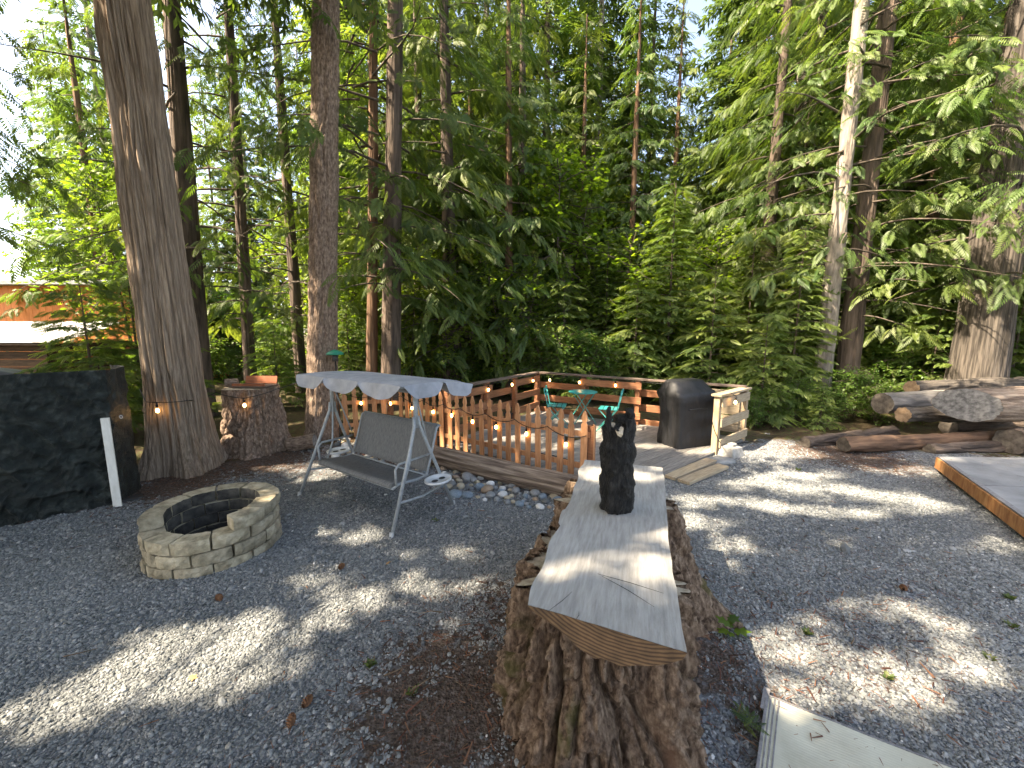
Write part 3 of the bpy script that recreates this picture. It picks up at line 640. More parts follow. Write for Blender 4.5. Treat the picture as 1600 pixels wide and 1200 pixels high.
# log pile on the right
def lp(px, py, z): return G(px, py, z)
log('grey peeled log with round dark end sticking out of the log pile', G(1378,630,.62), G(1378,630,.62)+Vector((3.2,.75,-.02)), .20, .23, 'grey_wood', 'dark_end', 1.3, amp=.018)
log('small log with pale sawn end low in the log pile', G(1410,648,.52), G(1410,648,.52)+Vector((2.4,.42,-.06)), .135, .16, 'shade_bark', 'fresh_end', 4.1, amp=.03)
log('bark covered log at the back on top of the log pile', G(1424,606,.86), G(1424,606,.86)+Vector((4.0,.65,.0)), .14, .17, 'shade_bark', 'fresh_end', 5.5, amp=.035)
q = G(1512,632,.80)
log('biggest fir log of the pile with slanted grey saw cut', q, q+Vector((3.4,.22,.02)), .285, .31, 'log_bark', 'old_wood_end', 6.6, amp=.035, nth=110, nz=120, kind='fir', cut=(-1.05,-.30))
log('long thin log with peeling bark stretched on the ground before the log pile', G(1318,697,.1)+Vector((0,0,.02)), G(1590,684,.16), .125, .15, 'red_bark', 'dark_end', 8.8, amp=.03)
log('dark rotting log half sunk at the edge of the gravel', G(1258,693,.06), G(1372,681,.08)+Vector((.5,.25,0)), .10, .13, 'dark_bark', 'dark_end', 9.2, amp=.04)
q = G(1578,690,.22); log('short log with brown sawn end under the big fir log', q, q+Vector((1.6,.35,0)), .21,.21, 'dark_bark', 'dark_end', 3.9, amp=.03)
log('flat dark log lying behind the plywood platform', G(1452,703,.07), G(1452,703,.07)+Vector((2.6,.25,.02)), .10,.11, 'dark_bark', 'dark_end', 2.9, amp=.03)
log('low bearer log hidden under the log pile', G(1500,672,.16)+Vector((0,.2,0)), G(1500,672,.16)+Vector((3.0,.6,.05)), .16,.2, 'dark_bark', 'dark_end', 4.4, amp=.03)
# sawn rounds by the fir
log('short sawn wood round lying at the foot of the fir', G(452,695,.1), G(452,695,.1)+Vector((.42,.05,.05)), .13,.12, 'fir_bark', 'old_wood_end', 2.0, amp=.02, nz=20)

# ================================================================== plywood platform
def platform():
    zt = .22; A = G(1467,713,zt); B = G(1600,806,zt); d = (B-A).normalized(); B = A+d*3.2; b2 = Vector((1, -.06, 0)).normalized(); 
    C_ = B+b2*2.6; D_ = A+b2*2.6
    t = thing('plywood_platform', 'low platform of grey plywood sheets with orange timber edge', 'platform', (A.x, A.y, 0))
    Q = [p-A for p in (A,B,C_,D_)]
    s = [.0,.40,.80,1.0]
    for i in range(3):
        a0, a1 = lerp(Q[0],Q[1],s[i]+.002), lerp(Q[0],Q[1],s[i+1]-.002); e0, e1 = lerp(Q[3],Q[2],s[i]+.002), lerp(Q[3],Q[2],s[i+1]-.002)
        m = MB(); m.prism([(p.x,p.y) for p in (a0,a1,e1,e0)], zt-.018, zt); m.build('plywood_sheet', 'ply', t)
    nrm = Vector((d.y, -d.x, 0)); nrm = nrm if nrm.x < 0 else -nrm
    m = MB(); m.bar((Q[0]+nrm*.012)+Vector((0,0,.125)), (Q[1]+nrm*.012)+Vector((0,0,.125)), .036, .155, bev=.003); m.build('edge_timber', 'fascia', t)
    m = MB(); m.bar(Q[0]+Vector((.03,-.02,.125)), Q[3]+Vector((0,-.02,.125)), .036, .15); m.build('back_timber', 'fascia', t)
    m = MB(); m.bar((Q[0]-nrm*.01)+Vector((0,0,.214)), (Q[1]-nrm*.01)+Vector((0,0,.214)), .05, .014); m.build('edge_strip', 'mat_edge', t)
    for f in (.1,.5,.9):
        m = MB(); p = lerp(Q[0],Q[1],f)+b2*.12; m.bar(p+Vector((0,0,.045)), p+b2*2.2+Vector((0,0,.045)), .1, .09); m.build('bearer', 'cap', t)
platform()

# ================================================================== canopy swing
def swing():
    FL, FR, BR = G(468,775), G(612,840), G(733,797)
    ex = (FR-FL).normalized(); ey = Vector((-ex.y, ex.x, 0)); W = (FR-FL).length; D = (BR-FR).dot(ey)
    org = FL+ex*W/2+ey*D/2
    t = thing('swing_seat', 'grey canopy garden swing with mesh seat and scalloped cloth roof', 'swing', (org.x, org.y, 0), frame(ex))
    hw, hd = W/2, D/2
    for sx in (-1, 1):
        for sy in (-1, 1):
            m = MB(); m.tube([(sx*hw, sy*hd, 0), (sx*(hw-.055), sy*hd*.34, .72), (sx*(hw-.085), sy*.035, 1.02), (sx*(hw-.095), sy*.028, 1.12)], .019, 10); lg = m.build('leg', 'steel', t, True)
            m = MB(); m.tube([(sx*hw, sy*(hd+.003), -.004), (sx*hw*.9985, sy*hd*.99, .05)], .022, 10); m.build('foot_cap', 'tray', lg)
        m = MB(); m.tube([(sx*(hw-.095),0,1.0),(sx*(hw-.10),0,1.44)], .025, 10); m.build('post', 'steel', t, True)
        m = MB(); m.tube([(sx*(hw-.02), -hd*.72, .30), (sx*(hw-.035), 0, .26), (sx*(hw-.02), hd*.72, .30)], .013, 8); m.build('side_brace', 'steel', t, True)
        m = MB(); m.lathe([(.0,.0),(.145,.0),(.165,.012),(.165,.03),(.15,.032),(.14,.016),(.0,.016)], 24, (0,0,0), False); tr = m.build('side_tray', 'tray', t, True); tr.location = (sx*(hw+.06), hd*.33, .40); tr.scale = (.78,.98,1)
        for q in (-.05,.06):
            m = MB(); m.lathe([(.038,.014),(.04,.019),(.0,.019)], 12, (0, q, 0), False); m.build('cup_hole', 'dark_plastic', tr)
        m = MB(); m.tube([(sx*(hw-.03), hd*.30, .28), (sx*(hw+.05), hd*.33, .40)], .010, 6); m.build('tray_arm', 'steel', t, True)
        # hanger and arm of the seat
        m = MB(); m.tube([(sx*(hw-.10), .02, 1.33), (sx*.72, -.06, .62), (sx*.72,-.14,.42)], .011, 8); m.build('hanger_bar', 'steel', t, True)
        m = MB(); m.tube([(sx*(hw-.10), .02, 1.33), (sx*.725, .22, .70)], .009, 8); m.build('hanger_bar', 'steel', t, True)
        m = MB(); m.tube([(sx*.715,-.24,.43),(sx*.72,-.25,.60),(sx*.72,-.20,.645),(sx*.72,.22,.645)], .013, 8); m.build('armrest', 'steel', t, True)
    m = MB(); m.tube([(-(hw-.11),0,1.38),(hw-.11,0,1.38)], .021, 10); m.build('top_bar', 'steel', t, True)
    m = MB(); m.tube([(-hw+.1,.0,1.05),(-hw+.1,0,1.10)], .021, 6); m.build('sleeve', 'steel', t, True)
    # seat and back: mesh cloth with rolled front and top, inside tubular frames
    def sling(prof, hw_, name):
        nx_ = 26; vs = []; np_ = len(prof)
        for i in range(nx_+1):
            x = -hw_+2*hw_*i/nx_; sag = 1-(x/hw_)**2
            for (y, z, g) in prof: vs.append((x, y+.0*sag, z-.02*g*sag))
        n0 = len(vs)
        fs = [(i*np_+k, (i+1)*np_+k, (i+1)*np_+k+1, i*np_+k+1) for i in range(nx_) for k in range(np_-1)]
        o = MB().add(vs, fs).build(name, 'sling', t, True); md = o.modifiers.new('s', 'SOLIDIFY'); md.thickness = .012; return o
    sling([(-.27,.385,0),(-.285,.41,0),(-.27,.435,0),(-.22,.445,.4),(-.10,.425,1),(.05,.405,1),(.15,.40,.5),(.19,.405,0)], .68, 'seat')
    sling([(.20,.44,0),(.235,.50,.3),(.29,.66,1),(.335,.82,.8),(.365,.905,.2),(.39,.94,0),(.425,.945,0),(.45,.92,0)], .68, 'backrest')
    for sx in (-1,1):
        m = MB(); m.tube([(sx*.695,-.26,.40),(sx*.695,-.2,.425),(sx*.695,.05,.395),(sx*.695,.20,.405),(sx*.695,.29,.66),(sx*.695,.37,.91),(sx*.695,.42,.935)], .014, 8); m.build('seat_frame', 'steel', t, True)
    for (y, z) in ((-.262,.395),(.19,.40),(.41,.93)):
        m = MB(); m.tube([(-.695,y,z),(.695,y,z)], .014, 8); m.build('cross_bar', 'steel', t, True)
    # roof: slightly bowed cloth with scalloped valance
    cw, cd, zt = hw+.05, .50, 1.52
    nx_, ny_ = 40, 18; vs = []
    for j in range(ny_+1):
        for i in range(nx_+1):
            x, y = -cw+2*cw*i/nx_, -cd+2*cd*j/ny_
            e = min(1, (1-abs(x)/cw)*7)*min(1,(1-abs(y)/cd)*5)
            vs.append((x, y, zt-.035*(abs(y)/cd)**2-.02*(1-e)+.010*(float(vn(x*4+9,y*4))-.5)-.004*math.sin(PI*(x/cw*1.5))**2))
    fs = [(j*(nx_+1)+i, j*(nx_+1)+i+1, (j+1)*(nx_+1)+i+1, (j+1)*(nx_+1)+i) for j in range(ny_) for i in range(nx_)]
    cn = MB().add(vs, fs).build('canopy', 'canopy_cloth', t, True); cn.location = (.11,.12-.13,.0); cn.rotation_euler = (R(-5),0,0)
    def top_at(x, y): return zt-.035*(abs(y)/cd)**2-.02-.004*math.sin(PI*(x/cw*1.5))**2
    def valance(a, b, nsc):
        a, b = Vector(a), Vector(b)
        out = Vector(((b-a).y, -(b-a).x)).normalized(); L_ = (b-a).length
        for s_ in range(nsc):
            n = 14; vs = []; rows = 6
            for i in range(n+1):
                f = (s_+.015+.97*i/n)/nsc; p = a+(b-a)*f; u = i/n
                drop = .135*(1-abs(2*u-1)**3.2)+.012
                for r_ in range(rows+1):
                    g = r_/rows; wv = .022*g*math.sin(u*PI*3+s_)+.02*g*(float(vn(f*25, s_*3.))-.5)
                    q = p+out*(.012+.028*g+wv); vs.append((q.x, q.y, top_at(p.x, p.y)-drop*g+.004))
            m = MB().add(vs, [(i*(rows+1)+k, i*(rows+1)+k+1, (i+1)*(rows+1)+k+1, (i+1)*(rows+1)+k) for i in range(n) for k in range(rows)])
            m.build('valance', 'canopy_cloth', cn, True)
    valance((-cw,-cd), (cw,-cd), 3); valance((cw,-cd), (cw,cd), 2); valance((cw,cd), (-cw,cd), 3); valance((-cw,cd), (-cw,-cd), 2)
    for y in (-cd+.02, 0, cd-.02):
        m = MB(); m.tube([(-cw+.02,y,top_at(0,y)-.02),(cw-.02,y,top_at(0,y)-.02)], .011, 6); m.build('roof_bar', 'steel', cn, True)
    for x in (-cw+.02, cw-.02):
        m = MB(); m.tube([(x,-cd+.02,top_at(0,cd)-.018),(x,0,zt-.035),(x,cd-.02,top_at(0,cd)-.018)], .011, 6); m.build('roof_bar', 'steel', cn, True)
swing()

# ================================================================== covered grill
def grill():
    a, b = G(1041,705,.06), G(1104,706,.06); ex = Vector((.93,.37,0)).normalized(); ey = Vector((-ex.y, ex.x, 0)); wdt = .70; cen = a+ex*wdt/2+ey*.27+Vector((.27,.08,0))
    t = thing('barbecue_grill', 'gas grill hidden under a black fabric cover on the deck', 'grill', (cen.x, cen.y, .062), frame(ex))
    nth, nz = 96, 60; V = []
    for k in range(nz):
        f = k/(nz-1); z = f*1.12
        hw = np.interp(f, [0,.5,.70,.78,.82,.93,.98,1], [.385,.395,.415,.43,.425,.36,.33,.29]); hd = np.interp(f, [0,.5,.70,.78,.82,.93,.98,1], [.26,.27,.285,.295,.29,.19,.15,.11])
        yo = np.interp(f, [0,.7,.85,1], [0,0,.04,.09])
        for i in range(nth):
            g = 2*PI*i/nth; cs, sn = math.cos(g), math.sin(g); p = 9 if f < .85 else 6
            q = (abs(cs)**p+abs(sn)**p)**(-1/p)
            fold = 1+ (.07*(float(vn(i*.24, f*2.2, 1.))-.5)+.06*(float(ridg(i*.55, f*3, 5.))-.5))*(1.3-f*.8)
            V.append((cs*q*hw*fold, sn*q*hd*fold+yo, z+.012*(float(vn(i*.3,f*6,9.))-.5) if 0 < k else .0))
    i = np.arange(nth*nz).reshape(nz,nth); j = np.roll(i,-1,1); F = np.stack([i[:-1],j[:-1],j[1:],i[1:]],-1).reshape(-1,4).tolist(); F.append(tuple(i[-1]))
    me = bpy.data.meshes.new('cover'); me.from_pydata(V, [], F); obj('cover', me, 'bbq_cover', t, True)
    m = MB(); m.tube([(-.22,-.268,.66),(-.20,-.283,.665),(.16,-.283,.665),(.18,-.268,.66)], .012, 6); m.build('handle_strap', 'bbq_cover', t, True)
grill()

# ================================================================== bistro set
def bistro():
    p = G(911,612,.73); o = Vector((p.x, p.y, .062))
    t = thing('bistro_table', 'round teal metal folding bistro table on the deck', 'table', o, R(10))
    m = MB(); m.lathe([(.0,.655),(.29,.655),(.305,.66),(.305,.672),(.29,.676),(.0,.674)], 32, closed=False); m.build('table_top', 'teal', t, True)
    for s in (-1,1):
        for y in (-.17,.17):
            m = MB(); m.bar((-s*.24, y+s*.012, 0), (s*.20, y+s*.012, .655), .012, .024, up=(0,1,0)); m.build('leg', 'teal', t)
    for s in (-1,1):
        m = MB(); m.tube([(s*.20,-.18,.64),(s*.20,.18,.64)], .008, 6); m.build('stretcher', 'teal', t)
    def chair(label, loc, rz):
        t = thing('bistro_chair', label, 'chair', loc, rz, 'teal folding chairs at the bistro table')
        for s in (-1,1):                       # seat faces +x
            m = MB(); m.tube([(.22,s*.185,0),(-.02,s*.185,.26),(-.17,s*.185,.45),(-.25,s*.185,.82)], .010, 6); m.build('back_leg', 'teal', t, True)
            m = MB(); m.tube([(-.24,s*.165,0),(.17,s*.165,.435)], .010, 6); m.build('front_leg', 'teal', t, True)
        for k in range(4):
            m = MB(); x = -.14+k*.096; m.box((x,0,.448), (.082,.37,.014), None, .003); m.build('seat_slat', 'teal', t)
        for z, h in ((.79,.065),(.69,.05)):
            x = -.17-(z-.45)/.37*.08; m = MB(); m.box((x+.012,0,z), (.012,.38,h), Matrix.Rotation(R(-12),3,'Y'), .003); m.build('back_slat', 'teal', t)
        m = MB(); m.tube([(.15,-.16,.05),(.15,.16,.05)], .007, 6); m.build('stretcher', 'teal', t)
    a = G(874,632,.52); chair('teal folding chair with its back to the railing corner', (a.x-.05, a.y, .062), R(-12))
    b = G(950,637,.52); chair('teal folding chair turned towards the table in front of the long railing', (b.x+.02, b.y, .062), R(160))
bistro()

# ================================================================== tarp wall, plank, stump with tray
def tarp():
    a, b = G(-210,868), G(214,779); d = (b-a).normalized(); nrm = Vector((d.y,-d.x,0)); nrm = nrm if nrm.dot(-a) > 0 else -nrm
    t = thing('tarp_cover', 'dark green tarpaulin draped over a stacked pile beside the big cedar', 'tarp', (b.x, b.y, 0)); H = 1.575
    prof = []                                   # profile over the pile: front hem -> top -> back
    n1, n2 = 90, 10
    L_ = (b-a).length; N = 220; vs = []
    for i in range(N+1):
        s = i/N*L_; 
        for k in range(n1+n2+1):
            if k <= n1: f = k/n1; z = H*f; off = 0
            else: f = 1; z = H-.14*(k-n1)/n2; off = -(k-n1)/n2*.5
            sag = .06*math.sin(s*2.1)*(1-f)+.03
            wr = (float(ridg(s*1.6+z*.9, z*.8, 1.))-.5)*.07+(float(ridg(s*3.2-z*2.6, z*1.8, 7.))**3-.3)*.035+(float(ridg(s*7+z*4, z*6, 4.))**2-.3)*.075+(float(ridg(s*15-z*6, z*13, 2.))**2-.3)*.04
            if k > n1: wr *= .3
            edge = min(1, i/N*8, (1-i/N)*14)
            # near the right end the cloth turns the corner
            turn = max(0, s-(L_-.12)); 
            p = -d*(L_-s+turn*.4)+nrm*(wr*(.4+.6*(1-f*.5))*edge+off-turn*1.2+sag*.3)
            zz = z+(.025*(float(vn(s*2.3, 3.))-.5) if k >= n1-1 else 0)-(.03*float(vn(s*3, 8.)) if k == 0 else 0)
            vs.append((p.x, p.y, zz))
    m_ = n1+n2+1; fs = [(i*m_+k, (i+1)*m_+k, (i+1)*m_+k+1, i*m_+k+1) for i in range(N) for k in range(n1+n2)]
    # end flap folding back
    c0 = len(vs); K = 14
    for j in range(K+1):
        for k in range(n1+1):
            f = k/n1; base = Vector(vs[N*m_+k]); dd = j/K*.8; wr = (float(ridg(dd*5+f*2, f*3, 3.))-.5)*.10*min(1,j/3)
            p = Vector((base.x, base.y, base.z))-nrm*dd+d*(wr+.04*math.sin(dd*6)); vs.append(tuple(p))
    fs += [(c0+j*(n1+1)+k, c0+(j+1)*(n1+1)+k, c0+(j+1)*(n1+1)+k+1, c0+j*(n1+1)+k+1) for j in range(K) for k in range(n1)]
    MB().add(vs, fs).build('sheet', 'tarp', t, True)
    m = MB(); cx = -d*1.15-nrm*.35; vs = []
    for i in range(9):
        for j in range(9):
            u, v = i/8*2-1, j/8*2-1; r2 = max(0, 1-max(abs(u),abs(v))**1.3); vs.append((cx.x+d.x*u*.36-nrm.x*v*.3, cx.y+d.y*u*.36-nrm.y*v*.3, H-.01+.10*r2+.015*(float(vn(i*.9,j*.9))-.5)))
    m.add(vs, [(i*9+j,(i+1)*9+j,(i+1)*9+j+1,i*9+j+1) for i in range(8) for j in range(8)]); m.build('dark_bundle', 'black_tarp', t, True)
    for f, z in ((-.04,1.02),):
        m = MB(); q = Vector((d.x*(f), d.y*f, z))+nrm*.03; m.lathe([(.012,0),(.02,.003),(.022,.0)], 12, closed=False); g = m.build('grommet', 'tray', t); g.location = q; g.rotation_euler = (R(90),0,0)
    foot = G(190,776); top = G(180,646,1.0)
    m = MB(); m.box((0,0,.52), (.075,.022,1.04), None, .002); o = m.build('plank', 'white_paint'); o.location = (foot.x+nrm.x*.38-d.x*.02, foot.y+nrm.y*.38-d.y*.02, 0)
    o.rotation_euler = (R(-4), R(-1.5), frame(d)-.25); tag(o, 'white painted plank leaning upright against the tarpaulin', 'plank')
    m = MB(); m.box((0,0,.02), (.32,.14,.03), None, .004); o = m.build('board_offcut', 'dark_plastic'); p = G(205,779); o.location = (p.x, p.y-.08, 0); o.rotation_euler = (0,0,frame(d)); tag(o, 'dark flat board offcut on the ground below the plank', 'board')
tarp()
p = G(395,716); SL = Vector((p.x-.20, p.y+.42, 0))
stump('tree_stump', 'waist high rough bark stump with a wooden tray on top beside the big cedar', SL, .40, 1.10, 'fir_bark', 5.2, nth=260, nz=120, amp=.085, flare=.16, flare_h=.3, lobes=5, taper=.06)
def tray():
    t = thing('wooden_tray', 'reddish brown wooden box tray sitting on the waist high stump', 'tray', (SL.x+.05, SL.y, 1.105), R(-4))
    m = MB(); m.box((0,0,.012), (.62,.36,.022), None, .003); m.build('base', 'cap', t)
    m = MB(); m.box((.02,.15,.09), (.56,.02,.13), Matrix.Rotation(R(-16),3,'X'), .003); m.build('back_board', 'redwood', t)
    m = MB(); m.box((.02,-.16,.04), (.56,.02,.04), None, .003); m.build('front_board', 'redwood', t)
    log('little split wood round resting on the stump beside the tray', (SL.x-.36, SL.y-.10, 1.17), (SL.x-.20, SL.y-.02, 1.17), .065,.065, 'fir_bark', 'fresh_end', 1.1, amp=.01, nz=8, nth=24)
tray()

# ================================================================== floor mat and small ground things
def floor_mat():
    a, b, e = G(1200,1097), G(1186,1205), G(1490,1205)
    t = thing('outdoor_mat', 'cream ribbed outdoor mat with grey edging lying on the gravel', 'mat', (a.x, a.y, 0))
    d1, d2 = (b-a).normalized(), (e-a).normalized(); L1, L2 = 1.5, 1.6
    n = 60; vs = []
    def P(u, v):
        p = d1*u*L1+d2*v*L2; z = .022+.015*math.exp(-((v*L2)/.10)**2)*math.exp(-(u*L1/.5)**2)+.012*(float(vn(u*7,v*7))-.5)+.0018*math.sin(u*L1*420); return (p.x, p.y, z+.006*math.sin(v*9+1))
    nu, nv = 260, 24
    vs = [P(i/nu, j/nv) for i in range(nu+1) for j in range(nv+1)]
    o = MB().add(vs, [(i*(nv+1)+j,(i+1)*(nv+1)+j,(i+1)*(nv+1)+j+1,i*(nv+1)+j+1) for i in range(nu) for j in range(nv)]).build('weave', 'mat_fabric', t, True)
    def strip(name, f, w, off, mt):
        m = MB(); pts = [Vector(f(q/30)) for q in range(31)]; vs = []
        for q, p_ in enumerate(pts): vs += [p_+Vector((off.x*w0, off.y*w0, .004-abs(w0-w/2)*.2)) for w0 in (0, w*.33, w*.66, w)]
        m.add(vs, [(q*4+k, (q+1)*4+k, (q+1)*4+k+1, q*4+k+1) for q in range(30) for k in range(3)]); m.build(name, mt, t, True)
    o1 = -d2; o2 = -d1
    for k in range(4): strip('edge_stripe', lambda f: P(f, 0), .013, o1, 'mat_edge') if k == 0 else strip('edge_stripe', lambda f, k=k: tuple(Vector(P(f, 0))-d2*(.0)+d2*(-.004+k*.018)*1.0), .007, o1, 'mat_edge')
    strip('edge_band', lambda f: P(0, f), .010, o2, 'mat_edge')
    m = MB(); m.bar(Vector((0,0,.04))-d2*.012-d1*.05, Vector((0,0,.035))-d2*.014+d1*.10, .030, .006); m.build('taped_corner', 'mat_edge', t)
floor_mat()
def cone(px, py, i):
    p = G(px, py); t = MB(); vs = []; r_ = random.Random(i); n, rows = 10, 12
    for a in range(rows):
        f = a/(rows-1); r0 = .020*math.sin(PI*min(.97, .12+f*.85))**.7
        for q in range(n): vs.append((f*.075-.037, *(r0*(1.25 if (q+a) % 2 else .75)*x for x in (math.cos(2*PI*q/n), math.sin(2*PI*q/n)))))
    t.add(vs, [(a*n+q, a*n+(q+1) % n, (a+1)*n+(q+1) % n, (a+1)*n+q) for a in range(rows-1) for q in range(n)])
    o = t.build('pine_cone', 'cone'); o.location = (p.x, p.y, .022); o.rotation_euler = (0, .1, r_.uniform(0,6)); return o
for i, (px, py, lab) in enumerate(((455,1132,'brown fir cone on the shaded gravel below the big sunlit patch'),(1411,922,'brown fir cone on the gravel well in front of the plywood platform'),(343,938,'small brown fir cone on the gravel before the fire pit'),(534,888,'reddish fir cone on the gravel in front of the swing'),(481,1100,'little cone scrap on gravel near the sunlit patch'))):
    tag(cone(px, py, i), lab, 'fir cone')
# ================================================================== foliage
def norm(a): return a/np.maximum(1e-9, np.linalg.norm(a, axis=-1, keepdims=True))
def spray_cedar():                              # flat fern-like spray, length 1 along x
    V, F = [], []
    def leaf(p, d, l, w, dz):
        p = np.array(p, float); d = np.array(d, float); s = np.array([-d[1], d[0], 0])
        n = len(V); m = p+d*l*.5; e = p+d*l; m = m+[0,0,-dz*.35]; e = e+[0,0,-dz]
        V.extend([p, m+s*w, e, m-s*w]); F.extend([(n,n+1,n+2),(n,n+2,n+3)])
    def pt(x): return np.array([x, 0, -.16*x*x])
    for k in range(10):
        f = k/9; x = .03+.84*f; l = .33*(1-.70*f**1.2)*(.5+.5*min(1, k/2.5+.25))
        for s in (-1, 1):
            a = s*(.92-.28*f); leaf(pt(x+.02*s), (math.cos(a), math.sin(a), 0), l, .030, .08)
    leaf(pt(.55), (1,0,0), .48, .035, .14)
    return np.array(V), np.array(F)
def spray_lite():
    V, F = [], []
    for k, (a, l, x) in enumerate(((.0,.8,.25),(.75,.42,.1),(-.75,.42,.15),(.6,.40,.4),(-.6,.38,.45),(.45,.26,.68),(-.45,.26,.7))):
        d = np.array([math.cos(a), math.sin(a), 0]); s = np.array([-d[1], d[0], 0]); p = np.array([x,0,-.14*x*x]); n = len(V)
        V += [p, p+d*l*.5+s*.062+[0,0,-.03], p+d*l+[0,0,-.1], p+d*l*.5-s*.062+[0,0,-.03]]; F += [(n,n+1,n+2),(n,n+2,n+3)]
    return np.array(V), np.array(F)
def leaf_maple():
    pts = [(0,0),(.18,-.34),(.34,-.20),(.62,-.42),(.66,-.16),(1,0),(.66,.16),(.62,.42),(.34,.20),(.18,.34)]
    V = [(x, y, -.10*abs(y)-.12*x*x) for x, y in pts]; V.append((.40,0,.02)); n = len(pts)
    return np.array(V), np.array([(n, i, (i+1) % n) for i in range(n)])
def leaf_simple():
    return np.array([(0,0,0),(.4,-.3,.05),(1,0,-.1),(.4,.3,.05)]), np.array([(0,1,2),(0,2,3)])
SPR = {'cedar': spray_cedar(), 'lite': spray_lite(), 'maple': leaf_maple(), 'simple': leaf_simple()}
def expand(tpl, P, X, Zn, S_, tint):           # P origin, X direction, Zn approx normal, S_ size
    V, F = SPR[tpl]; P, X, Zn, S_, tint = map(np.asarray, (P, X, Zn, S_, tint))
    X = norm(X); Y_ = norm(np.cross(Zn, X)); Zn = np.cross(X, Y_)
    M = np.stack([X, Y_, Zn], -1)*S_[:,None,None]
    W = np.einsum('kij,nj->kni', M, V)+P[:,None,:]
    FF = (F[None]+(np.arange(len(P))*len(V))[:,None,None]).reshape(-1, 3)
    return W.reshape(-1,3), FF, np.repeat(tint, len(V))
# sun patches on the ground as in the photograph: gaps in the crowns that shade the yard
PATCH = []
for (px, py, ax, ay) in ((300,1080,115,34),(215,1045,60,22),(70,1120,120,55),(400,1040,70,22),(640,915,52,13),(575,945,38,13),(470,985,30,10),(410,970,36,10),(500,905,36,8),(480,832,46,15),(560,838,50,12),(520,740,60,22),(455,730,60,10),(320,985,40,8),
        (665,1178,28,22),(770,915,22,14),(735,1000,14,8),(1165,852,32,8),(1240,975,52,20),(1300,1030,48,16),(1375,940,44,10),(1290,1010,30,8),(1265,1095,60,22),(1480,970,38,14),(1500,1035,42,14),(1390,1095,70,22),(1560,1050,50,16),
        (1105,785,45,12),(1210,790,50,11),(1300,765,50,9),(1410,778,60,9),(1330,802,60,7),(1510,800,60,9),(1560,845,40,10),(1250,742,60,7),(1180,755,40,6),(1420,735,60,8),(1090,815,40,8),(1450,850,60,6),(800,745,40,9),(1010,745,20,4),(690,860,30,5),(900,870,10,4)):
    g = G(px, py); gx = G(px+ax, py); gy = G(px, py-ay); PATCH.append((g.x, g.y, abs(gx.x-g.x)*.72, abs(gy.y-g.y)*.62))
for (px, py, ax, ay, z) in ((885,815,34,11,.9),(985,830,22,8,.9),(920,870,34,9,.9),(930,738,40,5,.9),(1000,745,26,4,.9)):   # on the slab
    g = G(px, py, z); gx = G(px+ax, py, z); gy = G(px, py-ay, z)
    k = z/TS.z; PATCH.append((g.x-TS.x*k, g.y-TS.y*k, abs(gx.x-g.x)*.6, abs(gy.y-g.y)*.5))
PATCH = np.array(PATCH)
def shade_keep(P, rng, soft=.09):              # False where a crown gap lets the sun through
    k = P[:,2]/TS.z; gx, gy = P[:,0]-TS.x*k, P[:,1]-TS.y*k
    d = np.full(len(P), 9.0)
    for cx, cy, rx, ry in PATCH: d = np.minimum(d, np.maximum(0, np.hypot((gx-cx)/(rx+.02), (gy-cy)/(ry+.02))-1)*min(rx, ry))
    keep = d > soft
    # beyond the yard the light falls in loose random flecks
    out = (gy > 6.0) | (gx > 8)
    fl = vn(gx*1.1+5, gy*1.1, 2.)*.6+vn(gx*2.6, gy*2.6+3, 6.)*.4
    pile = (gx > 5.2) & (gy > 5.9) & (gy < 8.5)
    return np.where(out, (fl < .48) | pile, keep)
class Crown:
    def __init__(s): s.P, s.X, s.N, s.S, s.T = [], [], [], [], []; s.limb = MB()
    def put(s, p, x, n, sz, t): s.P.append(p); s.X.append(x); s.N.append(n); s.S.append(sz); s.T.append(t)
